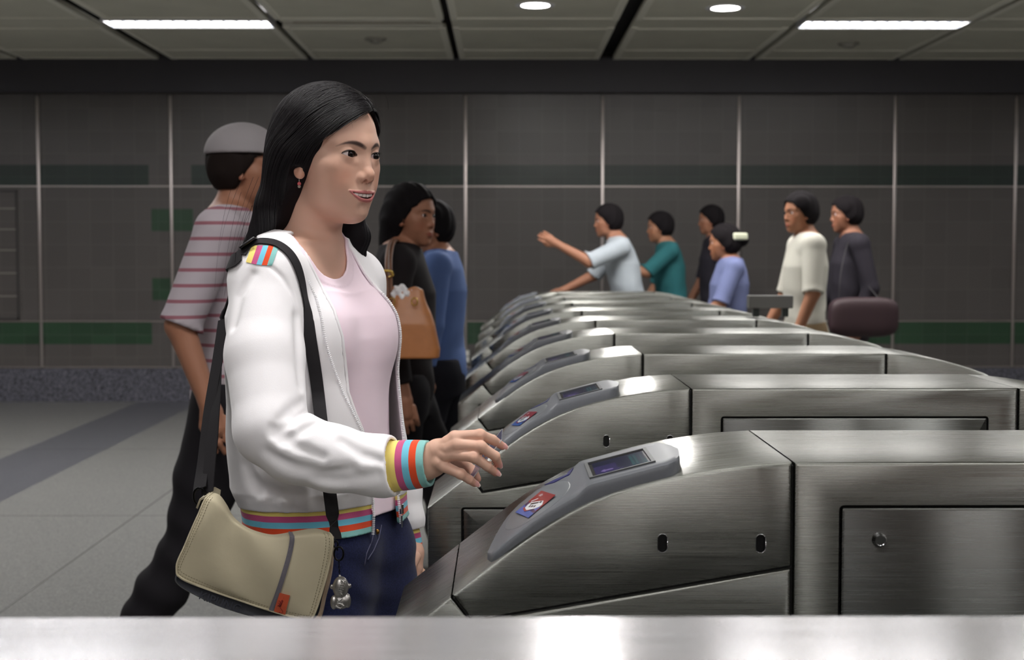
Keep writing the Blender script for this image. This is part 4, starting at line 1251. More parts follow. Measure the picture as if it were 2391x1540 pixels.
# ribbon of stripes over the shoulder
def sheet(name, fn, rowsx, parent, mats, off=.0012, tdir='u'):
    """a strip of cloth lying on a field: rows of measured points -> grid"""
    R_, C_ = len(rowsx), len(rowsx[0]); P = project(fn, march_many([p for r in rowsx for p in r], fn), it=3, off=off)
    q = np.array([[i*C_+j, i*C_+j+1, (i+1)*C_+j+1, (i+1)*C_+j] for i in range(R_-1) for j in range(C_-1)])
    me = np_mesh(name, P, q); set_attr(me, 't', np.array([j/(C_-1)*4.998 + .001 for i in range(R_) for j in range(C_)]))
    me.transform(MW); return link(name, me, mats, parent)
rw = []
for i in range(14):
    s = i/13; l = (588 - 13*s, 574 + 38*s); r = (653 - 18*s, 569 + 51*s)
    rw.append([(l[0] + (r[0]-l[0])*j/25, l[1] + (r[1]-l[1])*j/25 + 2.5*math.sin(math.pi*j/25)) for j in range(26)])
sheet('shoulder_stripe', jacket_outer, rw, jk, stripe_mat())
# binding of the near front edge
H_ = march_many(dense([q for q in ZIP_PX[:11]], 5), torso_jacket)
bm = bmesh.new(); tube(bm, [Vector(p) + Vector((0, .0012, 0)) for p in H_], .0023, 8); bm.transform(MW); obj('edge_binding', bm, JACKET_M, jk, smooth=60)
# zip teeth along both edges
def frame_pts(z, b, off=.0):
    """points of the jacket surface at height z and distance b from the middle"""
    P = []
    s = spine(z); t = np.full(len(z), .22, f32)
    for _ in range(80):
        X = np.stack([s[:, 0] + fb[0]*t + lb[0]*b, s[:, 1] + fb[1]*t + lb[1]*b, z], 1).astype(f32)
        t -= np.clip(jacket_outer(X, False), -.01, .05)*.7
    return np.stack([s[:, 0] + fb[0]*(t+off) + lb[0]*b, s[:, 1] + fb[1]*(t+off) + lb[1]*b, z], 1)
ZIPW = mat('white zip teeth', (246, 245, 247), 0.35)
for side, (z1, z0) in ((-1, (1.262, Z_HEM0)), (1, (1.235, Z_HEM0))):
    z = np.linspace(z1, z0, 130).astype(f32)
    b = (bR(z) + .0006 if side < 0 else bL(z) - .0006).astype(f32)
    P = frame_pts(z, b, -.0018)
    if side < 0:
        H_ = march_many(dense(TEETH_PX, 4), lambda P: np.minimum(torso_jacket(P), np.where(P[:, 2] < .91, jeans_raw(P) - .003, .1)).astype(f32)); s_ = np.concatenate([[0], np.cumsum(np.linalg.norm(np.diff(H_, axis=0), axis=1))])
        P = np.stack([np.interp(np.linspace(0, s_[-1], 150), s_, H_[:, i]) for i in range(3)], 1)
    bm = bmesh.new(); tape = bmesh.new()
    for i in range(len(P)):
        t_ = unit(P[min(i+1, len(P)-1)] - P[max(i-1, 0)]); n_ = unit(np.cross(t_, lb)); c_ = np.cross(n_, t_)
        M = Matrix([(*x, 0) for x in (c_, n_, t_)] + [(0, 0, 0, 1)]).transposed(); M.translation = Vector(P[i])
        tb = bmesh.new(); rbox(tb, -.0022, .0022, -.0016, .0016, -.00095, .00095, .0004, 1); merge(bm, tb, M)
    bm.transform(MW); obj('zip_teeth', bm, ZIPW, jk)
    tape.free()
# zip pull on the far edge
zp = frame_pts(np.array([.886], f32), np.array([bL(.886) - .004], f32), .004)[0]
bm = bmesh.new()
rbox(bm, -.0035, .0035, -.002, .002, -.008, .008, .001); rbox(bm, -.0015, .0015, -.001, .001, -.030, -.010, .0006); tube(bm, [(0, -.001, -.006), (0, -.003, -.009), (0, 0, -.012)], .0008, 6)
bm.transform(Matrix.Translation(Vector(zp)) @ Matrix.Rotation(BA, 4, 'Z')); bm.transform(MW); obj('zip_pull', bm, CHROME, jk, smooth=40)

# pink T-shirt
def tee_cut(P): return cap(P, A3(738, 581, 2.268), A3(728, 460, 2.29), .0590, .064)
TT = [(.84, .148, .100, .10), (.92, .142, .104, .094), (1.0, .138, .106, .090), (1.1, .140, .110, .090), (1.165, .142, .108, .092), (1.23, .134, .080, .08)]
def tee_fn(P):
    d = smin(torso_sdf(P, .0065), section(P, TT), .02)
    d = smin(d, cap(P, NB, SR, .046, .052), .03); d = smin(d, cap(P, NB, SL, .046, .052), .03)
    d = smin(d, chain(P, [NB, NB + V3(0, 0, .05)], (.056, .054)), .03)
    z = P[:, 2]; a, b = torso_local(P)
    d -= (.0015*np.sin(b*70 + z*18)*np.clip((1.08 - z)/.1, 0, 1)).astype(f32)
    c = tee_cut(P)
    d = d - .0016*np.clip((.0175 - c)/.0015, 0, 1)
    d = smin(d, np.where(z < .93, jeans_raw(P) - .002, .05).astype(f32), .006)
    d = shell(d, .005)
    d = smax(d, -c, .004)
    arm = np.minimum(sph(P, SR, .058), sph(P, SL, .058))
    return np.maximum(np.maximum(np.maximum(d, .882 - z), z - 1.36), -arm).astype(f32)
v, q = nets(tee_fn, np.array([-.50, 2.05, .88], f32), np.array([-.12, 2.52, 1.35], f32), .0028)
part('t_shirt', np_mesh('t_shirt', v, q), mat('pale pink jersey', (243, 222, 233), 0.9, spec=0.2, sheen=0.2, bump=(800, 0.1, 0.0006)))

# jeans
def jeans_fn(P):
    d = shell(jeans_raw(P), .006)
    return np.maximum(np.maximum(d, P[:, 2] - .905), .085 - P[:, 2]).astype(f32)
v, q = nets(jeans_fn, np.array([-.56, 2.0, .08], f32), np.array([.0, 2.56, .91], f32), .0036)
DENIM = mat('dark blue denim', (31, 36, 68), 0.85, spec=0.12, noise=(420, 0.35), bump=(900, 0.25, 0.0008), sheen=0.1)
jn = part('jeans', np_mesh('jeans', v, q), DENIM)
def jpt(px, py): return project(jeans_raw, march_many([(px, py)], jeans_raw), it=2, off=.0008)[0]
bm = bmesh.new()
for a_ in ([(874, 1232), (868, 1262), (856, 1290), (850, 1320)], [(890, 1225), (884, 1256), (872, 1284), (858, 1306)]):
    tube(bm, [project(jeans_raw, p[None], it=2, off=.0006)[0] for p in march_many(dense(a_, 6), jeans_raw)], .0009, 5)
bm.transform(MW); obj('fly_seam', bm, mat('denim thread', (92, 92, 118), 0.8), jn)
bm = bmesh.new(); c_ = jpt(879, 1241); t_ = bmesh.new(); bmesh.ops.create_uvsphere(t_, u_segments=16, v_segments=10, radius=.0045)
merge(bm, t_, Matrix.Translation(Vector(c_) + MW.translation) @ Matrix.Scale(.6, 4, (0, 1, 0)))
obj('button', bm, mat('brass button', (150, 112, 60), 0.3, 1.0), jn, smooth=60)
# shoes
for an in (ANR, ANL):
    def sfn(P):
        d = foot(P, an, V3(1, 0, 0)) - .006
        d = smin(d, cap(P, an + V3(-.01, 0, -.05), an + V3(.12, 0, -.06), .042, .040), .01)
        return np.maximum(d, np.maximum((an[2] - .078) - P[:, 2], P[:, 2] - an[2] + .0))
    lo, hi = pad(lohi(an, an + V3(.14, 0, -.06)), .06)
    v, q = nets(sfn, lo, hi, .005)
    v[:, 2] = np.maximum(v[:, 2], .001 if an is ANL else .003)
    part('shoe', np_mesh('shoe', v, q), mat('grey canvas', (120, 118, 122), 0.7))
# ------------------------------------------------------------------ her hair
HLB = ([-.080, -.066, -.052, -.040, -.020, .0, .020, .034, .050, .066, .080], [.004, .020, .033, .044, .056, .065, .0725, .066, .048, .022, .004])
ASC = ([-.13, -.10, -.075, -.06, -.045, -.030, -.012, .004, .019, .045, .075, .11], [-.050, -.038, -.026, -.016, -.006, .010, .028, .040, .044, .040, .030, .02])
def hair_base(q, thick=0.0):
    p = q.copy()
    d = ell(p, (-.0035, 0, .034), (.0950+thick, .0800+thick, .0850+thick))
    d = smin(d, ell(p, (-.026, 0, -.010), (.070+thick, .0835+thick, .070+thick)), .03)
    k = .022
    for b, pts, rs in CH: d = smin(d, chain(p, pts, [r+thick for r in rs], .01), k)
    return d
CH = []
for b in (-.054, -.030, 0, .030, .054):
    e = abs(b)/.054; back = 1 - e
    CH.append((b, [(-.022 - .036*back, b, .0), (-.056 - .026*back, b*1.02, -.078), (-.098 - .020*back, b*1.05, -.145), (-.137 - .012*back, b*1.02, -.215), (-.152 - .008*back, b*.95, -.285), (-.158, b*.86, -.345)], (.034, .033, .022, .016, .011, .005)))
# hair falling in front of the far shoulder
CH.append((.07, [(-.024, .064, -.02), (-.024, .080, -.08), (-.028, .095, -.125), (-.040, .101, -.165), (-.062, .104, -.205)], (.016, .021, .025, .022, .010)))
def hair_q(p):
    d = hair_base(p)
    b = p[:, 1]; c = p[:, 2]; a = p[:, 0]
    th = np.arctan2(b - .02, a + .02)
    d -= (.0009*np.sin(b*260 + a*60 + 3*np.sin(c*14)) + .0006*np.sin(b*520 - a*170 + c*9)).astype(f32)     # locks
    hl = np.interp(b, *HLB); as_ = np.interp(c, *ASC)
    cut = smin(hl - c, a - as_, .010)                       # > 0 on the face
    cut = np.where((b > .045) & (c < -.050), np.minimum(cut, .055 - b - .4*np.maximum(0, -.05 - c)), cut)
    near = np.exp(-np.maximum(0, -cut)/.012)
    d += (.0035*near).astype(f32)                           # thinner towards the hairline
    d = smax(d, cut.astype(f32), .004)
    # groove of the parting
    d = smax(d, -chain(p, [(.085, .021, .072), (.055, .022, .100), (.0, .018, .1215), (-.05, .012, .119)], (.0012, .0012, .0012, .0008)), .004)
    for sg in (-1, 1): d = smax(d, -sph(p, (.0060, sg*.0790, -.0290), .0110), .003)      # tucked behind the ear
    return d.astype(f32)
hair_fn = lambda P: hair_q(to_head(P))
v, q = nets(hair_fn, OH + V3(-.30, -.24, -.37), OH + V3(.17, .24, .14), .0026)
HAIR_M = mat('black hair', (20, 17, 20), 0.6, spec=0.12, bump=None)
hair = part('hair', np_mesh('hair', v, q), HAIR_M)
# combed strands lying on it
rs_ = np.random.RandomState(3)
def strands(fnq, starts, dirs, n, step, off):
    """walk over the field: gravity and a backward pull, held at a small distance from the surface"""
    P = starts.copy(); path = [P.copy()]; D_ = dirs.copy()
    for k in range(n):
        g = np.zeros_like(P); hi_ = P[:, 2] > .02; g[:, 2] = np.where(hi_, -.45, -1); g[:, 0] = np.where(P[:, 2] > -.02, -.45, -.10)
        wt = np.where(hi_, .09, .22)[:, None]; D_ = D_*(1-wt) + g*wt; D_ /= np.linalg.norm(D_, axis=1)[:, None]
        P = P + D_*step
        d = fnq(P); gr = grad(fnq, P, .001); gr /= (np.linalg.norm(gr, axis=1)[:, None] + 1e-6)
        close = (P[:, 2] > -.34)
        P = P - gr*np.where(close, np.clip(d - off, -.01, .006), 0)[:, None]
        path.append(P.copy())
    return np.stack(path, 1)
NS = 900
t = rs_.rand(NS)**1.25; side = np.where(rs_.rand(NS) < .72, -1, 1)
part_a = np.interp(t, [0, .35, .7, 1], [.084, .052, .0, -.06]); part_c = np.interp(t, [0, .35, .7, 1], [.073, .102, .122, .117])
st_ = np.stack([part_a + rs_.randn(NS)*.002, .020 - .010*t + side*.003, part_c], 1).astype(f32)
dr_ = np.stack([rs_.randn(NS)*.18 + .25*(t < .25) - .1, side*1.0, rs_.randn(NS)*.10 + np.where(side > 0, -.2, .12)], 1).astype(f32); dr_ /= np.linalg.norm(dr_, axis=1)[:, None]
f_ = t < .16
dr_[f_] = np.array([-.10, -1, -.20], f32)*np.where(side[f_] < 0, 1, -1)[:, None] + rs_.randn(f_.sum(), 3).astype(f32)*np.array([.10, 0, .10], f32)
dr_ /= np.linalg.norm(dr_, axis=1)[:, None]
offs = (.0008 + rs_.rand(NS)*.0014).astype(f32)
st_ = project(lambda p: hair_base(p), st_, it=5, off=.0008)
paths = strands(lambda p: hair_base(p), st_, dr_, 62, .0078, offs)
bm = bmesh.new()
for i in range(NS):
    pp = paths[i]
    hl = np.interp(pp[:, 1], *HLB); as_ = np.interp(pp[:, 2], *ASC)
    on_face = np.minimum(hl - pp[:, 2], pp[:, 0] - as_) > .0012
    on_face |= np.minimum(sph(pp, (.0060, -.0790, -.0290), .0114), sph(pp, (.0060, .0790, -.0290), .0114)) < 0
    stop = int(np.argmax(on_face)) if on_face.any() else len(pp)
    if stop < 5: continue
    stop = min(stop, int(len(pp)*(0.72 + .28*rs_.rand())))
    r0 = .00022 + .00030*rs_.rand(); n_ = stop
    W_ = OH + pp[:n_] @ RH.T
    tube(bm, W_, [r0*min(1, (n_-j)/6 + .15) for j in range(n_)], 4, cap=False)
# loose wisps beside the back
for i in range(18):
    b0 = -.05 - .03*rs_.rand(); z0 = -.02 - .16*rs_.rand()
    p = np.array([-.085 - .05*rs_.rand(), b0, z0]); pts = []
    vx = -.25 - .35*rs_.rand(); bend = rs_.randn()*.3
    for j in range(22):
        pts.append(OH + RH @ p); s = j/21
        p = p + np.array([vx*(1-s) - .05 + bend*.3*math.sin(3*s), -.06*rs_.rand(), -1.0])*.0088
    tube(bm, pts, [.00028*(1 - .8*j/21) for j in range(22)], 3, cap=False)
# short flyaways on the crown
for i in range(40):
    p = np.array([.080 - .12*rs_.rand(), .02 + .045*rs_.randn(), .09], f32)
    p = project(lambda x: hair_base(x), p[None], it=4, off=.0002)[0]
    n_ = grad(lambda x: hair_base(x), p[None], .001)[0]; n_ = n_/np.linalg.norm(n_)
    d_ = np.array([.2 + .6*rs_.randn(), -.4 + .8*rs_.randn(), 0]); d_ = unit(d_ - n_*np.dot(d_, n_)); L_ = .02 + .03*rs_.rand(); hh = .003 + .004*rs_.rand()
    pts = [OH + RH @ (p + d_*L_*u - n_*(L_*L_*u*u/.17) + n_*hh*math.sin(u*2.6)) for u in np.linspace(0, 1, 12)]
    tube(bm, pts, [.00026*(1 - .7*u) for u in np.linspace(0, 1, 12)], 3, cap=False)
bm.transform(MW); obj('hair_strands', bm, mat('black hair strands', (22, 19, 22), 0.40, spec=0.4), hair)
# ================================================================== her messenger bag
def ribbon(bm, pts, wdir, width, thick, mi=0):
    """a flat band with a box section along pts; wdir = width direction at each point"""
    N = len(pts); rings = []
    for i in range(N):
        t = unit(np.asarray(pts[min(i+1, N-1)], float) - np.asarray(pts[max(i-1, 0)], float)); w_ = unit(np.asarray(wdir[i], float) - t*np.dot(wdir[i], t)); n_ = np.cross(t, w_)
        wd = width[i] if isinstance(width, (list, tuple, np.ndarray)) else width
        rings.append([bm.verts.new(np.asarray(pts[i], float) + w_*sx*wd/2 + n_*sy*thick/2) for sx, sy in ((-1, -1), (1, -1), (1, 1), (-1, 1))])
    for a, b in zip(rings, rings[1:]):
        for k in range(4):
            f = bm.faces.new((a[k], a[(k+1) % 4], b[(k+1) % 4], b[k])); f.material_index = mi
    bm.faces.new(rings[0]); bm.faces.new(rings[-1][::-1])
def spl(pts, n):
    """Catmull-Rom through points"""
    P = np.array(pts, float); out = []
    Q = np.vstack([2*P[0]-P[1], P, 2*P[-1]-P[-2]]); m = len(P)-1
    for k in range(n):
        u = k/(n-1)*m; i = min(int(u), m-1); t = u-i; p0, p1, p2, p3 = Q[i:i+4]
        out.append(.5*((2*p1) + (p2-p0)*t + (2*p0-5*p1+4*p2-p3)*t*t + (3*p1-p0-3*p2+p3)*t**3))
    return np.array(out)
BY = 2.035                                               # depth of the bag's front
bag = tag(empty('messenger_bag', tuple(A3(600, 1430, 2.07))), 'beige messenger bag with grey webbing stripe, hanging at the young woman\'s hip', 'bag')
MB_ = Matrix.Translation(-Vector(bag.location))
def bobj(name, bm, mats, parent=None, smooth=None):
    bm.transform(MB_); return obj(name, bm, mats, parent or bag, smooth=smooth)
BEIGE = mat('beige nylon', (196, 186, 158), 0.62, spec=0.3, noise=(14, 0.03), bump=(60, 0.10, 0.004))
TAN = mat('tan nylon lining', (196, 172, 148), 0.6)
NAVY = mat('dark navy nylon', (38, 40, 48), 0.5, spec=0.35, bump=(80, 0.12, 0.003))
WEB = mat('black webbing', (30, 28, 31), 0.7, spec=0.3, bump=(1500, 0.3, 0.0006))
NU, NVV = 61, 41
top = spl([(497, 1149), (514, 1156), (530, 1178), (546, 1206), (572, 1227), (602, 1240), (640, 1247), (690, 1239), (735, 1233), (765, 1240)], NU)
right = spl([(765, 1240), (776, 1256), (774, 1290), (763, 1340), (748, 1392), (735, 1430), (724, 1446)], NVV)
bottom = spl([(413, 1341), (436, 1356), (500, 1380), (570, 1404), (640, 1427), (700, 1443), (724, 1446)], NU)
left = spl([(497, 1149), (479, 1166), (464, 1200), (446, 1240), (430, 1278), (414, 1314), (413, 1341)], NVV)
def coons(u, v):
    i = u*(NU-1); j = v*(NVV-1)
    f = lambda C, x: np.array([np.interp(x, np.arange(len(C)), C[:, k]) for k in (0, 1)])
    T, B, L, R_ = f(top, i), f(bottom, i), f(left, j), f(right, j)
    return (1-v)*T + v*B + (1-u)*L + u*R_ - ((1-u)*(1-v)*top[0] + u*(1-v)*top[-1] + (1-u)*v*bottom[0] + u*v*bottom[-1])
def bag_depth(u, v):
    """the flap bulges in the middle, rolls back at its top and dips at the sagging fold"""
    d = BY - .016*math.sin(math.pi*min(1, .15 + v*.85))*math.sin(math.pi*u)**.6
    d += .026*max(0, 1 - v/.16)**2
    d += .006*math.exp(-((u-.34)/.10)**2 - ((v-.12)/.18)**2) - .003*math.sin(9*u + 4*v)*math.sin(math.pi*v) + .0025*math.sin(14*u - 9*v)*math.sin(math.pi*u)
    return d
def flap(u, v, off=0.0):
    x, y = coons(u, v); return A3(x, y, bag_depth(u, v) - off)
bm = bmesh.new(); F_ = [[bm.verts.new(flap(i/(NU-1), j/(NVV-1))) for i in range(NU)] for j in range(NVV)]
Bk = [[bm.verts.new(flap(i/(NU-1), j/(NVV-1), -.004)) for i in range(NU)] for j in range(NVV)]
for j in range(NVV-1):
    for i in range(NU-1):
        bm.faces.new((F_[j][i], F_[j][i+1], F_[j+1][i+1], F_[j+1][i])); bm.faces.new((Bk[j][i], Bk[j+1][i], Bk[j+1][i+1], Bk[j][i+1]))
for i in range(NU-1):
    bm.faces.new((F_[0][i+1], F_[0][i], Bk[0][i], Bk[0][i+1])); bm.faces.new((F_[-1][i], F_[-1][i+1], Bk[-1][i+1], Bk[-1][i]))
for j in range(NVV-1):
    bm.faces.new((F_[j][0], F_[j+1][0], Bk[j+1][0], Bk[j][0])); bm.faces.new((F_[j+1][-1], F_[j][-1], Bk[j][-1], Bk[j+1][-1]))
fl = bobj('flap', bm, BEIGE, smooth=50)
# piping round the flap and two rows of stitches
rim = [(0, v) for v in np.linspace(.02, .98, 30)] + [(u, 1) for u in np.linspace(.02, .98, 46)] + [(1, v) for v in np.linspace(.98, .04, 30)]
bm = bmesh.new(); tube(bm, [flap(u, v, .0005) for u, v in rim], .0019, 6); bobj('piping', bm, BEIGE, fl, 60)
bm = bmesh.new()
for ins in (.028, .062):
    path = [(ins, v) for v in np.linspace(.10, 1-ins*1.5, 60)] + [(u, 1-ins*1.5) for u in np.linspace(ins, 1-ins, 90)] + [(1-ins, v) for v in np.linspace(1-ins*1.5, .08, 60)]
    W3 = np.array([flap(u, v, .0003) for u, v in path]); s_ = np.concatenate([[0], np.cumsum(np.linalg.norm(np.diff(W3, axis=0), axis=1))])
    for k in range(int(s_[-1]/.0042)):
        p = [np.array([np.interp(k*.0042 + q, s_, W3[:, i]) for i in range(3)]) for q in (0, .0013, .0024)]
        tube(bm, p, .00048, 4)
bobj('stitching', bm, mat('dark beige thread', (150, 140, 116), 0.8), fl)  # stitches in a beige darker than the flap
# grey webbing stripe and the orange leather tag
def on_flap(px, py):
    best = (.5, .5)
    u, v = .7, .5
    for _ in range(30):
        e = np.array([px, py]) - coons(u, v); h = .002
        Ju = (coons(min(1, u+h), v) - coons(u-h, v))/(min(1, u+h)-u+h); Jv = (coons(u, min(1, v+h)) - coons(u, v-h))/(min(1, v+h)-v+h)
        try: du, dv = np.linalg.solve(np.stack([Ju, Jv], 1), e)
        except Exception: break
        u = min(1, max(.003, u+du*.7)); v = min(1, max(.003, v+dv*.7))
    return u, v
uv0, uv1 = on_flap(679, 1242), on_flap(633, 1424)
ss = [(uv0[0] + (uv1[0]-uv0[0])*k/40, uv0[1] + (uv1[1]-uv0[1])*k/40) for k in range(41)]
P_ = [flap(u, min(1, v), .0012) for u, v in ss]; wd = A3(100, 25, 2) - A3(0, 0, 2)
bm = bmesh.new(); ribbon(bm, P_, [wd]*41, .0068, .0016)
for k in range(150):                                     # ribs of the weave
    s = k/149*40; i = min(39, int(s)); p = np.array(P_[i])*(1-s+i) + np.array(P_[i+1])*(s-i) + V3(0, -.0009, 0); w_ = unit(wd)
    tube(bm, [p - w_*.0030, p + w_*.0030], .00038, 4)
bobj('webbing_stripe', bm, mat('grey webbing', (118, 114, 122), 0.75), fl)
tc = [(653, 1383), (677, 1389.5), (666, 1436.5), (640, 1429)]
tuv = [on_flap(*q) for q in tc]
def tagp(s, t, off): 
    u = (1-t)*((1-s)*tuv[0][0] + s*tuv[1][0]) + t*((1-s)*tuv[3][0] + s*tuv[2][0]); v = (1-t)*((1-s)*tuv[0][1] + s*tuv[1][1]) + t*((1-s)*tuv[3][1] + s*tuv[2][1])
    return flap(min(1, u), min(1, v), off)
bm = bmesh.new()
for off, flip in ((.0030, 0), (.0008, 1)):
    g = [[bm.verts.new(tagp(i/6, j/8, off)) for i in range(7)] for j in range(9)]
    for j in range(8):
        for i in range(6): bm.faces.new((g[j][i], g[j][i+1], g[j+1][i+1], g[j+1][i]))
    if flip == 0: g0_ = g
for i in range(6): bm.faces.new((g0_[0][i], g0_[0][i+1], g[0][i+1], g[0][i])); bm.faces.new((g0_[8][i], g0_[8][i+1], g[8][i+1], g[8][i]))
for j in range(8): bm.faces.new((g0_[j][0], g0_[j+1][0], g[j+1][0], g[j][0])); bm.faces.new((g0_[j][6], g0_[j+1][6], g[j+1][6], g[j][6]))
tg_ = bobj('leather_tag', bm, mat('orange leather', (212, 92, 58), 0.5, bump=(220, 0.2, 0.001)), fl, 40)
bm = bmesh.new()
for pl, r in (([(.50, .13), (.52, .13)], .0007), ([(.42, .24), (.40, .32), (.38, .40), (.38, .46)], .0017), ([(.42, .24), (.47, .20)], .0012), ([(.40, .30), (.26, .29), (.14, .24)], .0005), ([(.38, .36), (.24, .37), (.16, .33)], .0005), ([(.37, .43), (.24, .45), (.18, .49)], .0005), ([(.37, .46), (.30, .50)], .0005),
              ([(.38, .46), (.46, .56), (.62, .66), (.74, .78), (.74, .90), (.60, .965), (.46, .95)], .0004), ([(.42, .94), (.50, .955)], .0008)):
    tube(bm, [tagp(s, t, .0031) for s, t in pl], r, 5)
bobj('tag_print', bm, mat('tag dark red', (138, 40, 34), 0.5), tg_)
# the body of the bag under the flap: a soft box, navy below, tan gusset
out = [(486, 1168), (560, 1236), (640, 1254), (764, 1250), (779, 1264), (776, 1330), (762, 1390), (744, 1448), (690, 1458), (610, 1444), (520, 1418), (450, 1386), (414, 1362), (411, 1340), (430, 1284), (462, 1212)]
def loop(Y, s, dx=0, dy=0):
    cx, cy = 600, 1320
    return [A3(cx + (x-cx)*s + dx, cy + (y-cy)*s + dy, Y) for x, y in spl(out + out[:1], 97)[:-1]]
bm = bmesh.new(); LP = [[bm.verts.new(p) for p in loop(*a)] for a in ((BY+.012, .95), (BY+.010, .985), (BY+.016, 1.0), (BY+.030, 1.004), (BY+.052, .985), (BY+.066, .96), (BY+.072, .92))]
n_ = len(LP[0])
for a, b in zip(LP, LP[1:]):
    for k in range(n_): 
        f = bm.faces.new((a[k], a[(k+1) % n_], b[(k+1) % n_], b[k])); f.smooth = True
        m_ = f.calc_center_median(); x_ = m_.x - A3(745, 1300, BY+.03)[0]
        f.material_index = 1 if (x_ > -.006 and m_.y > BY + .0105) else 0
bm.faces.new(LP[0]); bm.faces.new(LP[-1])
bb = bobj('bag_body', bm, [NAVY, TAN], smooth=60)
tm = text_mesh('KIPLING', .0175, .0004)
p0, p1 = A3(440, 1380, BY+.0045), A3(588, 1432, BY+.0045); ex = Vector(unit(p1-p0)); ez = Vector((0, -1, 0)); ey = ez.cross(ex); ex = ey.cross(ez)
M4 = Matrix.Identity(4); pc = Vector((p0+p1)/2)
for i in range(3): M4[i][0] = ex[i]; M4[i][1] = ey[i]; M4[i][2] = ez[i]; M4[i][3] = pc[i]
tm.transform(M4); bm = bmesh.new(); bm.from_mesh(tm); bpy.data.meshes.remove(tm)
bobj('lettering', bm, mat('raised navy lettering', (54, 56, 66), 0.45), bb)
# ring, tabs and the strap over her shoulder
RL = A3(484, 1156, BY+.03); RR = A3(783, 1262, BY+.03)
bm = bmesh.new(); tube(bm, [A3(466 + 14*math.cos(a), 1158 + 20*math.sin(a), BY+.028 + .004*math.sin(a)) for a in np.linspace(0, 2*math.pi, 25)], .0018, 8); bobj('strap_ring', bm, mat('black metal', (24, 24, 26), 0.3, 0.8), smooth=60)
bm = bmesh.new(); ribbon(bm, [A3(468, 1176, BY+.036), A3(474, 1160, BY+.028), A3(488, 1150, BY+.030), A3(504, 1150, BY+.036), A3(512, 1158, BY+.042)], [V3(.2, 1, .2)]*5, .022, .003); bobj('strap_tab', bm, BEIGE, smooth=60)
front_px = [(566, 596), (578, 578), (600, 566), (626, 566), (650, 573), (674, 592), (692, 622), (704, 664), (713, 720), (722, 780), (730, 830), (737, 880), (742, 920)]
FP = spl(front_px, 60)
hits = march_many([tuple(q) for q in FP], lambda P: jacket_outer(P, False)); hits = project(lambda P: jacket_outer(P, False), hits, it=3, off=.0022)
nrm = grad(lambda P: jacket_outer(P, False), hits, .002)
tang = np.gradient(hits, axis=0); wdir = np.cross(tang, nrm)
end = A3(784, 1258, BY+.028); last = hits[-1]
hang = [last + (end-last)*s + V3(0, -.004*math.sin(math.pi*s), 0) for s in np.linspace(.06, 1, 24)]
pts = list(hits) + hang; wds = list(wdir) + [wdir[-1]*(1-s)*30 + V3(.8, .6, .05)*s*.02 for s in np.linspace(0, 1, 24)]
wds = [unit(x) for x in wds]
for i in range(1, len(wds)):
    if np.dot(wds[i], wds[i-1]) < 0: wds[i] = -wds[i]
bm = bmesh.new(); ribbon(bm, pts, wds, .0195, .0016)
st0 = A3(484, 1150, BY+.03)
s0 = hits[0]
bk = [s0 + V3(.0, .0, .0), s0 + V3(-.010, .018, -.014), A3(548, 640, 2.25), A3(538, 690, 2.262), A3(530, 740, 2.262), A3(518, 830, 2.22), A3(502, 960, 2.14), A3(490, 1080, 2.09), st0]
bk = spl(bk, 50)
jo_ = lambda P: jacket_outer(P, False)
d_ = jo_(bk[:26].astype(f32)); bk[:26] = np.where((d_ < .0025)[:, None], project(jo_, bk[:26].astype(f32), it=6, off=.0025), bk[:26])
nb_ = grad(jo_, bk.astype(f32), .002); tb_ = np.gradient(bk, axis=0); ww_ = np.cross(tb_, nb_); far_w = V3(.75, -.6, .08)
wb = []
for i in range(50):
    a_ = unit(ww_[i]); b_ = far_w if np.dot(far_w, a_) > 0 else -far_w
    e_ = V3(.25, 1, .1); e_ = e_ if np.dot(e_, a_) > 0 else -e_; b_ = far_w if np.dot(far_w, e_) > 0 else -far_w
    m_ = min(1, max(0, (i - 16)/8)); n2 = min(1, max(0, (i - 26)/14)); x_ = unit(a_*(1-m_) + (e_*(1-n2) + b_*n2)*m_)
    if wb and np.dot(x_, wb[-1]) < 0: x_ = -x_
    wb.append(x_)
ribbon(bm, bk, wb, .0245, .0016)
bk2 = [A3(522, 745, 2.232), A3(508, 840, 2.20), A3(488, 960, 2.155), A3(474, 1080, 2.105), A3(466, 1142, BY+.03)]
ribbon(bm, spl(bk2, 30), [unit(V3(.75, -.6, .08))]*30, .0235, .0016)
bobj('strap', bm, WEB, smooth=40)
bm = bmesh.new(); rbox(bm, -.012, .012, -.003, .003, -.016, .016, .002)
bm.transform(Matrix.Translation(Vector(A3(585, 572, 2.10))) @ Matrix.Rotation(.9, 4, 'Y'))
c_ = project(lambda P: jacket_outer(P, False), march_many([(584, 574)], lambda P: jacket_outer(P, False)), it=2, off=.006)[0]
bm.free(); bm = bmesh.new(); rbox(bm, -.014, .014, -.012, .012, -.002, .002, .0015); bm.transform(Matrix.Translation(Vector(c_)) @ Matrix.Rotation(-.62, 4, 'Y')); bobj('strap_slider', bm, BLACK_PL, smooth=50)
bm = bmesh.new(); ribbon(bm, [A3(772, 1268, BY+.02), A3(772, 1290, BY+.018), A3(768, 1312, BY+.02)], [V3(1, .3, 0)]*3, .012, .003); bobj('side_tab', bm, mat('grey webbing'), smooth=50)

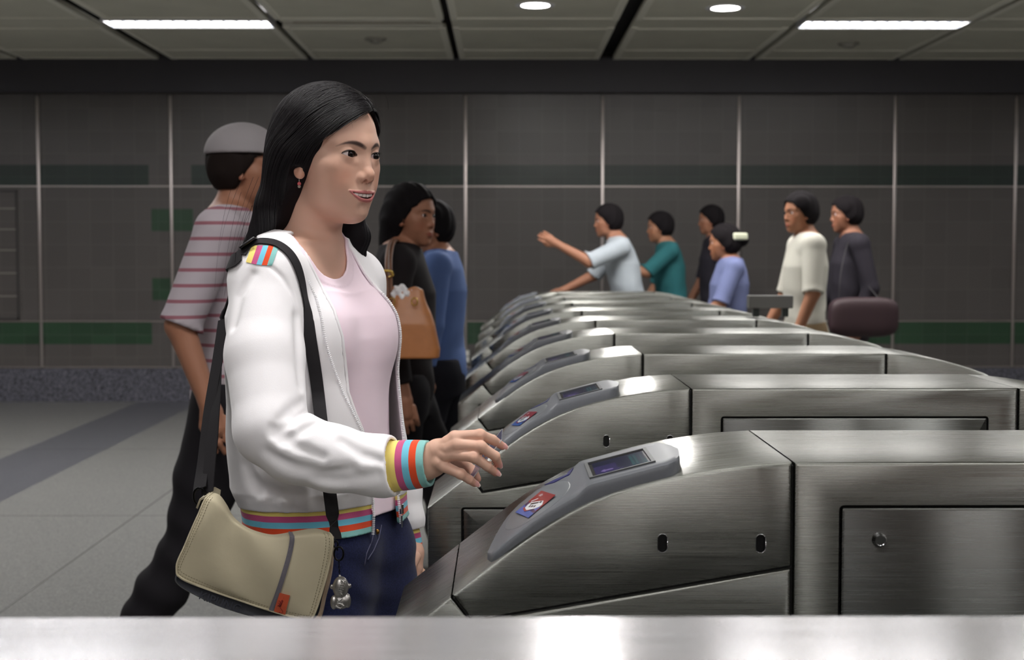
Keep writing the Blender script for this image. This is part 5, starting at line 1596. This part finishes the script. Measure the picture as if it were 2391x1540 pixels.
# silver key charm hanging from the bag: seen from its back, round head with ears, body with folded arms
ch = tag(empty('key_charm', tuple(A3(795, 1425, BY-.01))), 'silver monkey-shaped key charm hanging from the beige bag on a black ring', 'key charm')
MC_ = Matrix.Translation(-Vector(ch.location)); CY = BY-.004; SCL = CY/3320.
C0 = A3(796, 1370, CY)
def cp(x, y, d=0.0): return C0 + V3((x-796)*SCL, d, -(y-1370)*SCL)
k_ = SCL
def charm(P):
    d = ell(P, cp(795.5, 1370), (19*k_, 15*k_, 26*k_))
    d = smin(d, ell(P, cp(795.5, 1404), (20*k_, 14*k_, 19*k_)), .003)
    d = smin(d, ell(P, cp(779, 1406, -.001), (8*k_, 9*k_, 17*k_)), .002); d = smin(d, ell(P, cp(812, 1402, -.001), (8*k_, 9*k_, 17*k_)), .002)
    d = smin(d, ell(P, cp(775, 1369), (5*k_, 4*k_, 6*k_)), .001); d = smin(d, ell(P, cp(815, 1367), (6*k_, 4*k_, 6*k_)), .001)
    d = smin(d, cap(P, cp(795, 1348), cp(793, 1342), 3.5*k_, 2.5*k_), .001)
    tail = chain(P, [cp(786, 1412, -14*k_), cp(796, 1417, -15*k_), cp(804, 1411, -15*k_), cp(797, 1406, -15*k_), cp(789, 1405, -14*k_)], [2.2*k_]*5)
    d = smin(d, tail, .001)
    return d
v, q = nets(charm, C0 - .032, C0 + V3(.03, .02, .03) + V3(0, 0, -.0) , .0009)
me = np_mesh('figurine', v, q); me.transform(MC_); link('figurine', me, mat('satin silver', (176, 172, 168), 0.32, 0.85), ch)
tm = text_mesh('Kipling', .0125, .0006); M4 = Matrix.Identity(4)
ex = Vector((.13, 0, 1)).normalized(); ez = Vector((0, -1, 0)); ey = ez.cross(ex); pc = Vector(cp(797, 1378, -14.6*k_))
for i in range(3): M4[i][0] = ex[i]; M4[i][1] = ey[i]; M4[i][2] = ez[i]; M4[i][3] = pc[i]
tm.transform(M4); bm = bmesh.new(); bm.from_mesh(tm); bpy.data.meshes.remove(tm); bm.transform(MC_)
obj('lettering', bm, mat('polished silver', (220, 218, 214), 0.2, 0.9), ch)
bm = bmesh.new(); tube(bm, [A3(791 + 11*math.cos(a), 1292 + 16*math.sin(a), CY) for a in np.linspace(0, 2*math.pi, 29)], .0014, 8); bm.transform(MC_); obj('split_ring', bm, mat('black metal'), ch, smooth=60)
bm = bmesh.new()
for k in range(7):
    y = 1309 + k*5; tube(bm, [A3(791.5 + k*.25 + (1.6*math.cos(a) if k % 2 else 0), y + 3.4*math.sin(a), CY + (0 if k % 2 else 1.6*SCL*math.cos(a))) for a in np.linspace(0, 2*math.pi, 13)], .0005, 5)
bm.transform(MC_); obj('chain', bm, mat('black metal'), ch)
bm = bmesh.new(); tube(bm, [A3(784 + 5*math.cos(a), 1270 + 8*math.sin(a), CY+.006) for a in np.linspace(0, 2*math.pi, 21)], .0012, 8); tube(bm, [A3(787, 1276, CY+.004), A3(788, 1284, CY)], .0014, 6); bm.transform(MC_); obj('clasp', bm, mat('black metal'), ch, smooth=60)

# the travel card between her fingers and thumb
u_ = unit(A3(1171, 1015, 2.052) - A3(1099, 1111, 2.066)); p_ = A3(1135, 1063, 2.062)
rv = unit(A3(1135, 1063, 3.0) - A3(1135, 1063, 2.0)); sd_ = unit(np.cross(u_, rv)); w_ = unit(rv - u_*np.dot(rv, u_) + sd_*.17); nv = np.cross(u_, w_)
card = tag(empty('travel_card', tuple(p_)), 'thin travel card held edge-on between the young woman\'s fingers and thumb', 'card')
bm = bmesh.new(); rbox(bm, -.040, .040, -.024, .024, -.0005, .0005, .0004, 1)
M4 = Matrix.Identity(4)
for i in range(3): M4[i][0] = u_[i]; M4[i][1] = w_[i]; M4[i][2] = nv[i]
bm.transform(M4); obj('card_blank', bm, mat('card dark face', (54, 58, 84), 0.25), card)
bm = bmesh.new(); box(bm, -.0402, .0402, -.0243, -.0238, -.0007, .0007); box(bm, -.0402, .0402, .0238, .0243, -.0007, .0007); bm.transform(M4)
obj('card_edge', bm, mat('card white edge', (240, 240, 242), 0.3), card)
# ================================================================== people passing by
def figure(label, x, y, face, H, skin, hair, top, bottom, shoes=(40, 38, 40), sleeve='short', lean=0.0, stride=.22, arms=None, hairstyle='short', female=False, turn=0.0, top_mat=None):
    """a walking person; local frame: forward +x, left +y. arms: {side: (elbow, wrist)} offsets from the shoulder"""
    k = H/1.70; sw = .165 if female else .190
    root = tag(empty('person', (x, y, 0), math.radians(face)), label, 'person')
    sh = lambda z: lean*(z - .9*k)
    P3 = lambda a, b, c: np.array([a + sh(c), b, c], f32)
    hip = {s: P3(0, s*.085, .90*k) for s in (-1, 1)}; kn, an = {}, {}
    for s in (-1, 1):
        d = stride*s
        kn[s] = np.array([d*.55 + .05, s*.085, .49*k], f32); an[s] = np.array([d - (.03 if s < 0 else 0), s*.08, .085 + (.05 if d < 0 else 0)], f32)
    shd = {s: P3(0, s*sw, 1.395*k) for s in (-1, 1)}
    arms = arms or {}
    el, wr = {}, {}
    for s in (-1, 1):
        e, w_ = arms.get(s, ((-.06*s*np.sign(stride or 1), s*.045, -.27), (.10 - .08*s, s*.05, -.49)))
        el[s] = shd[s] + np.array(e, f32)*k; wr[s] = shd[s] + np.array(w_, f32)*k
    nb = P3(.0, 0, 1.45*k); ho = P3(.035, 0, H - .117); ca, sa = math.cos(turn), math.sin(turn)
    Rh = np.array([[ca, -sa, 0], [sa, ca, 0], [0, 0, 1]], f32)
    to_h = lambda P: (P - ho) @ Rh
    nt = ho + Rh @ np.array([-.022, 0, -.06], f32)
    bw, ww, hw_ = ((.145, .118, .155) if female else (.162, .150, .155))
    T = [(.80, hw_*.9, .085, .10), (.90, hw_, .095, .105), (1.02, ww, .095, .085), (1.15, bw*.95, .105, .09), (1.28, bw, .105, .10), (1.38, bw*.85, .075, .085), (1.46, .07, .05, .06)]
    def sec(P, o):
        z = P[:, 2]; a = P[:, 0] - lean*(z - .9*k); b = P[:, 1]
        A_ = np.array(T); w_, fr, bk = (np.interp(z/k, A_[:, 0], A_[:, i]) + o for i in (1, 2, 3))
        r = np.where(a > 0, fr, bk); q = np.sqrt((a/r)**2 + (b/w_)**2)
        return np.maximum((q - 1)*np.minimum(r, w_), np.maximum(.80*k - z, z - 1.46*k)).astype(f32)
    def torso(P, o=0.0):
        d = sec(P, o)
        for s in (-1, 1): d = smin(d, cap(P, nb + V3(0, 0, -.02), shd[s], .05*k + o, .052*k + o), .04)
        return d
    arm = lambda P, s, o=0.0: chain(P, [shd[s], el[s], wr[s]], (.050*k+o, .040*k+o, .027*k+o), .012)
    leg = lambda P, s, o=0.0: chain(P, [hip[s], (hip[s]+kn[s])/2, kn[s], kn[s]*.6+an[s]*.4, an[s]], (.086*k+o, .076*k+o, .055*k+o, .053*k+o, .036*k+o), .02)
    def hand(P, s):
        d_ = unit(wr[s] - el[s]).astype(f32); u = unit(np.cross(d_, V3(0, 1, 0)) + 1e-6).astype(f32)
        if abs(d_[1]) > .9: u = V3(0, 0, 1)
        inn = unit(np.cross(u, d_)).astype(f32)*(-s)
        kk = wr[s] + d_*.075
        d = smin(cap(P, wr[s], wr[s]+d_*.03, .024, .026), cap(P, wr[s]+d_*.03, kk, .027, .022), .012)
        for i, (o_, L_) in enumerate(((-.030, .060), (-.010, .072), (.010, .066), (.029, .050))):
            b0 = kk + u*o_*.9; b1 = b0 + d_*L_*.5 + u*o_*.12; b2 = b1 + d_*L_*.42 + inn*.022
            d = smin(d, chain(P, [b0 - d_*.02, b1, b2], (.0095, .0085, .007)), .004)
        t0 = wr[s] + d_*.025 - u*.022; d = smin(d, chain(P, [t0, t0 + d_*.03 - u*.018 + inn*.008, t0 + d_*.058 - u*.016 + inn*.02], (.012, .010, .008)), .008)
        return d
    ft = lambda P, s, o=0.0: smin(cap(P, an[s] + V3(-.03, 0, -.045), an[s] + V3(0, 0, 0), .034+o, .036+o), cap(P, an[s] + V3(-.02, 0, -.05), an[s] + V3(.15, s*.015, -.055), .034+o, .026+o), .02)
    B = Field(.08)
    B.add(lambda P: torso(P), V3(-.2, -.3, .78*k), V3(.2+abs(lean)*.7, .3, 1.5*k))
    B.add(lambda P: chain(P, [nb, nt], (.056*k, .050*k)), np.minimum(nb, nt)-.07, np.maximum(nb, nt)+.07, k=.03)
    for s in (-1, 1):
        lo, hi = lohi(shd[s], el[s], wr[s]); B.add(lambda P, s=s: arm(P, s), lo-.06, hi+.06, k=.03)
        lo, hi = lohi(wr[s], wr[s] + unit(wr[s]-el[s])*.2); B.add(lambda P, s=s: hand(P, s), lo.astype(f32)-.05, hi.astype(f32)+.05, k=.010)
        lo, hi = lohi(hip[s], kn[s], an[s]); B.add(lambda P, s=s: leg(P, s), lo-.1, hi+.1, k=.03)
        lo, hi = lohi(an[s], an[s] + V3(.16, 0, -.06)); B.add(lambda P, s=s: ft(P, s), lo-.06, hi+.06, k=.02)
    B.add(lambda P: head_sdf(to_h(P), False), ho - .125, ho + .125, k=.012)
    v, q = nets(B, *B.box(), .0072)
    me = np_mesh('body', v, q)
    refine(me, B, [lambda c: (np.abs(to_h(c)) < .1).all(1) & (to_h(c)[:, 0] > .03)])
    co = vco(me); hq = to_h(co); col = np.tile(lc(skin), (len(co), 1)); m = (np.abs(hq) < .16).all(1)
    col[m] = head_paint(hq[m], skin, tuple(int(c*f) for c, f in zip(skin, (.86, .66, .66))), hair, smile=False)
    set_col(me, col); link('body', me, col_mat('passer skin', 0.5, spec=0.35), root)
    for s in (-1, 1): link('eye', eyeball(None, ho + Rh @ np.array([EYE[0], s*EYE[1], 0], f32), Rh @ V3(1, 0, 0), .0128), eye_mat(), root)
    # clothes
    cut_up = {'short': .52, 'long': .93, 'none': .05}[sleeve]
    def shirt(P):
        d = sec(P, .016)
        for s in (-1, 1): d = smin(d, cap(P, nb + V3(0, 0, -.035), shd[s], .055*k, .066*k), .04)
        z = P[:, 2]; d -= (.005*np.sin(z*38 + P[:, 1]*22 + P[:, 0]*9)*np.clip((1.25*k - z)/.3, 0, 1)).astype(f32)
        for s in (-1, 1):
            e = arm(P, s, .016 if sleeve == 'short' else .013)
            cp_ = el[s]*min(1, cut_up/.52) + shd[s]*max(0, 1 - cut_up/.52) if cut_up <= .52 else el[s] + (wr[s]-el[s])*(cut_up-.5)/.5
            dr = unit(cp_ - (shd[s] if cut_up <= .52 else el[s])).astype(f32)
            far_ = (P - cp_) @ dr
            d = smin(d, np.maximum(e, far_), .014)
        nk = cap(P, nb + V3(.012, 0, -.015), nb + V3(.02, 0, .12), .060*k, .075*k)
        d = np.maximum(d, -(d + .024)); d = smax(d, -nk, .003)
        return np.maximum(d, .86*k - z).astype(f32)
    pts = [shd[1], shd[-1], el[1], el[-1], wr[1], wr[-1], nb, V3(0, 0, .86*k)]
    lo, hi = lohi(*pts); v, q = nets(shirt, lo - .18, hi + .12, .0085)
    link('shirt', np_mesh('shirt', v, q), top_mat or mat('cloth %d %d %d' % top, top, 0.85, spec=0.2, bump=(300, 0.1, 0.001)), root)
    def trousers(P):
        d = np.maximum(sec(P, .010), P[:, 2] - 1.0*k)
        for s in (-1, 1): d = smin(d, leg(P, s, .018), .03)
        z = P[:, 2]; d -= (.004*np.sin(z*55 + P[:, 0]*30)*np.clip((.8-z)/.3, 0, 1)).astype(f32)
        return np.maximum(np.maximum(np.maximum(d, -(d + .026)), z - .97*k), .10 - z).astype(f32)
    lo, hi = lohi(hip[1], hip[-1], kn[1], kn[-1], an[1], an[-1]); v, q = nets(trousers, lo - .14, hi + .14, .0095)
    link('trousers', np_mesh('trousers', v, q), mat('cloth %d %d %d' % bottom, bottom, 0.85, spec=0.2, bump=(300, 0.1, 0.001)), root)
    for s in (-1, 1):
        def sfn(P):
            d = np.maximum(ft(P, s, .008), P[:, 2] - an[s][2] - .01)
            sole = smin(cap(P, an[s] + V3(-.03, 0, -.06), an[s] + V3(.15, s*.015, -.066), .036, .034), d, .004)
            return np.maximum(np.minimum(d, sole), an[s][2] - .083 - P[:, 2]).astype(f32)
        lo, hi = lohi(an[s], an[s] + V3(.17, 0, -.06)); v, q = nets(sfn, lo - .06, hi + .06, .008)
        link('shoe', np_mesh('shoe', v, q), mat('shoe %d %d %d' % shoes, shoes, 0.5), root)
    def hairf(P):
        p = to_h(P); a, b, c = p[:, 0], p[:, 1], p[:, 2]
        d = ell(p, (-.006, 0, .034), (.098, .082, .087))
        d = smin(d, ell(p, (-.030, 0, -.010), (.070, .080, .065)), .03)
        if hairstyle == 'long': d = smin(d, chain(p, [(-.045, 0, -.02), (-.065, 0, -.12), (-.085, 0, -.22)], (.075, .060, .030)), .02)
        if hairstyle == 'bun': d = smin(d, sph(p, (-.105, 0, .02), .040), .012)
        d -= (.0018*np.sin(b*210 + a*90 + c*60)).astype(f32)
        low = -.060 if hairstyle == 'short' else -.5
        cutf = np.minimum(np.interp(np.abs(b), [0, .04, .07, .085], [.062, .054, .020, -.02]) - c, a - np.interp(c, [-.12, -.06, -.02, .02, .06], [-.03, -.012, .012, .042, .02]))
        d = smax(d, cutf.astype(f32), .006)
        return np.maximum(d, low - c).astype(f32)
    lo, hi = ho - np.array([.15, .15, .28 if hairstyle == 'long' else .12], f32), ho + .16
    v, q = nets(hairf, lo, hi, .006)
    link('hair', np_mesh('hair', v, q), mat('hair %d %d %d' % hair, hair, 0.75, spec=0.08), root)
    root['head'] = [float(i) for i in ho]
    return root, dict(ho=ho, shd=shd, wr=wr, el=el, Rh=Rh, an=an)
def stripe_shirt(name, base, line, scale, width):
    if name in MATS: return MATS[name]
    m = mat(name, base, 0.85, spec=0.2); nt = m.node_tree
    tc = nt.nodes.new('ShaderNodeTexCoord'); sp = nt.nodes.new('ShaderNodeSeparateXYZ'); nt.links.new(tc.outputs['Object'], sp.inputs[0])
    a = nt.nodes.new('ShaderNodeMath'); a.operation = 'MULTIPLY'; a.inputs[1].default_value = scale; nt.links.new(sp.outputs['Z'], a.inputs[0])
    b = nt.nodes.new('ShaderNodeMath'); b.operation = 'FRACT'; nt.links.new(a.outputs[0], b.inputs[0])
    r = nt.nodes.new('ShaderNodeValToRGB'); r.color_ramp.interpolation = 'CONSTANT'; r.color_ramp.elements[0].color = lin(line); r.color_ramp.elements[1].position = width; r.color_ramp.elements[1].color = lin(base)
    nt.links.new(b.outputs[0], r.inputs[0]); nt.links.new(r.outputs[0], nt.nodes['Principled BSDF'].inputs['Base Color']); return m
SK = (158, 110, 86); BLK = (24, 21, 23)
xat = lambda px, Y: float(at(px, 800, Y)[0])
# man with a cap, walking to the right behind the young woman
capman, J_ = figure('man in a pale cap and striped white shirt walking behind the young woman', xat(545, 4.05), 4.05, 0, 1.655, SK, (34, 27, 25), (214, 206, 212), (30, 28, 32), shoes=(196, 192, 190), stride=.30,
    top_mat=stripe_shirt('striped white shirt', (178, 169, 175), (148, 98, 108), 24, .22), arms={-1: ((-.10, -.05, -.26), (-.02, -.07, -.47)), 1: ((.10, .05, -.26), (.22, .05, -.42))})
ho = J_['ho']
def capf(P):
    p = P - ho; d = ell(p, (-.004, 0, .040), (.108, .092, .090)); d = np.maximum(np.maximum(d, -(d+.018)), .040 - p[:, 2])
    b = ell(p, (.095, 0, .046), (.085, .070, .010)); b = np.maximum(b, .06 - p[:, 0])
    return smin(d, b, .006)
v, q = nets(capf, ho + V3(-.14, -.13, .02), ho + V3(.2, .13, .16), .005)
link('cap', np_mesh('cap', v, q), mat('pale grey cap', (150, 145, 147), 0.8), capman)
# small woman in black with the brown handbag, man in blue behind her
bagger, J2 = figure('person in black carrying a brown handbag, just right of the young woman', xat(938, 5.0), 5.0, 0, 1.545, SK, BLK, (30, 26, 28), (26, 24, 28), sleeve='long', stride=.16, female=True, hairstyle='long', turn=-.5,
    arms={-1: ((-.02, -.06, -.26), (.02, -.06, -.48))})
figure('person in a blue shirt behind the brown handbag, left of the gate ends', xat(1026, 5.9), 5.9, 180, 1.52, (168, 118, 92), BLK, (86, 108, 156), (30, 30, 37), sleeve='long', stride=.14, turn=.5,
    arms={1: ((.02, .07, -.26), (.05, .07, -.47)), -1: ((.0, -.06, -.26), (.04, -.05, -.48))})
hb_o = A3(955, 830, 4.62)
hbag = tag(empty('handbag', tuple(hb_o)), 'brown leather handbag with a gold ring on its strap, right of the young woman', 'bag')
BRN = mat('brown leather', (176, 112, 62), 0.38, noise=(30, 0.06), bump=(90, 0.15, 0.002)); GOLD = mat('gold metal', (214, 180, 92), 0.25, 1.0)
HBT = Matrix.Translation(-Vector(hb_o))
S5 = 4.62/3320
def hbf(P):
    p = (P - A3(955, 755, 4.62)); x, y, z = p[:, 0]/S5, p[:, 1], p[:, 2]/S5
    w_ = np.interp(z, [-85, -60, 0, 55, 85], [66, 70, 62, 48, 40]); dep = np.interp(z, [-85, 0, 80], [.055, .045, .012])
    d = (np.sqrt((np.abs(x - np.interp(z, [-80, 80], [4, -8]))/w_)**4 + (np.abs(y)/dep)**4)**.5 - 1)*.025
    d += .0025*np.sin(x*.16 + 1)*np.clip((z-20)/50, 0, 1)
    return np.maximum(d, np.maximum(p[:, 2] - 82*S5 - .006*np.sin(x*.12), -80*S5 - p[:, 2])*.9).astype(f32)
v, q = nets(hbf, A3(870, 850, 4.54), A3(1040, 655, 4.72), .005)
me = np_mesh('bag_body', v, q); me.transform(HBT); link('bag_body', me, BRN, hbag)
for dx in (0, 1):
    bm = bmesh.new(); tube(bm, spl([A3(x + dx*9, y, d_ + dx*.02) for x, y, d_ in ((905, 705, 4.58), (903, 650, 4.60), (903, 605, 4.66), (908, 572, 4.75), (916, 560, 4.83), (922, 566, 4.90))], 40), .006, 8); bm.transform(HBT); obj('strap', bm, mat('dark brown leather', (112, 70, 44), 0.45), hbag, smooth=60)
bm = bmesh.new(); tube(bm, [A3(904 + 13*math.cos(a), 640 + 8*math.sin(a), 4.605 + .02*math.sin(a)) for a in np.linspace(0, 2*math.pi, 25)], .005, 8); bm.transform(HBT); obj('ring', bm, GOLD, hbag, smooth=60)
bm = bmesh.new()
for x in (915, 968): tube(bm, [A3(x + 7*math.cos(a), 704 + 9*math.sin(a), 4.575) for a in np.linspace(0, 2*math.pi, 17)], .0025, 6)
bm.transform(HBT); obj('strap_loops', bm, GOLD, hbag, smooth=60)
tis = tag(empty('tissue', tuple(A3(934, 690, 4.62))), 'crumpled white tissue sticking out of the brown handbag', 'tissue')
def tf(P):
    p = P - A3(934, 686, 4.62); return (ell(p, (0, 0, 0), (.042, .022, .030)) + .006*np.sin(p[:, 0]*190)*np.sin(p[:, 2]*160 + p[:, 0]*60)).astype(f32)
v, q = nets(tf, A3(890, 740, 4.56), A3(985, 640, 4.69), .004); me = np_mesh('tissue_sheet', v, q); me.transform(Matrix.Translation(-Vector(tis.location))); link('tissue_sheet', me, mat('white tissue', (236, 234, 236), 0.8), tis)
# far lanes
figure('person in a white top leaning forward over the farthest gates, arm reaching left', xat(1480, 9.62), 9.62, 180, 1.63, SK, BLK, (170, 178, 184), (50, 52, 58), lean=.22, stride=.2,
    arms={1: ((.22, .04, -.10), (.44, .02, .02)), -1: ((.16, -.05, -.20), (.36, -.04, -.30))})
figure('person in a teal top behind the one in white, beyond the farthest gates', xat(1575, 10.35), 10.35, 180, 1.60, (158, 112, 86), BLK, (44, 100, 104), (46, 42, 44), lean=.12, stride=.18,
    arms={1: ((.18, .04, -.16), (.42, .02, -.12)), -1: ((.05, -.06, -.25), (.16, -.05, -.44))})
figure('dark-haired person in a dark shirt, behind the girl in lavender', xat(1668, 10.9), 10.9, 180, 1.665, SK, BLK, (48, 46, 54), (40, 38, 42), stride=.2)
girl, J5 = figure('girl in a lavender blue shirt with a pale hair clip, walking left', xat(1703, 8.60), 8.60, 180, 1.475, (150, 102, 76), BLK, (104, 112, 148), (40, 33, 42), female=True, hairstyle='bun', stride=.16, turn=-.15,
    arms={1: ((.10, .05, -.24), (.28, .04, -.36))})
bm = bmesh.new(); rbox(bm, -.05, .05, -.018, .018, -.022, .022, .012, 3); bm.transform(Matrix.Translation(Vector(J5['ho'] + V3(-.085, .060, .040))) @ Matrix.Rotation(.5, 4, 'Z')); obj('hair_clip', bm, mat('pale green clip', (206, 210, 184), 0.4), girl)
figure('man in a loose white shirt and khaki trousers at the right end of the gates', xat(1880, 7.70), 7.70, 180, 1.63, (152, 104, 78), BLK, (184, 182, 171), (112, 94, 70), sleeve='short', stride=.22, turn=.35,
    arms={1: ((.02, .08, -.26), (.10, .09, -.46))})
dark, J7 = figure('man in dark clothes behind the white-shirted man, maroon bag at his side', xat(1985, 8.60), 8.60, 180, 1.645, (146, 100, 78), BLK, (44, 41, 48), (38, 34, 38), sleeve='long', stride=.2)
mb_o = A3(2015, 775, 8.20)
mbag = tag(empty('shoulder_bag', tuple(mb_o)), 'dark maroon shoulder bag at the side of the man in dark clothes', 'bag')
def mf(P):
    p = P - A3(2015, 740, 8.20); return (np.sqrt((np.abs(p[:, 0])/.20)**4 + (np.abs(p[:, 1])/.07)**4 + (np.abs(p[:, 2])/.115)**4)**.5 - 1).astype(f32)*.05
v, q = nets(mf, A3(2015, 740, 8.20) - V3(.23, .1, .14), A3(2015, 740, 8.20) + V3(.23, .1, .14), .008); me = np_mesh('bag_body', v, q); me.transform(Matrix.Translation(-Vector(mb_o))); link('bag_body', me, mat('maroon nylon', (48, 28, 33), 0.6), mbag)
bm = bmesh.new(); ribbon(bm, spl([A3(1958, 715, 8.20), A3(1963, 640, 8.24), A3(1978, 572, 8.41), A3(1990, 566, 8.46), A3(2010, 640, 8.40), A3(2066, 715, 8.20)], 30), [V3(.2, 1, 0)]*30, .03, .004); bm.transform(Matrix.Translation(-Vector(mb_o))); obj('strap', bm, mat('dark strap', (36, 32, 36), 0.7), mbag)
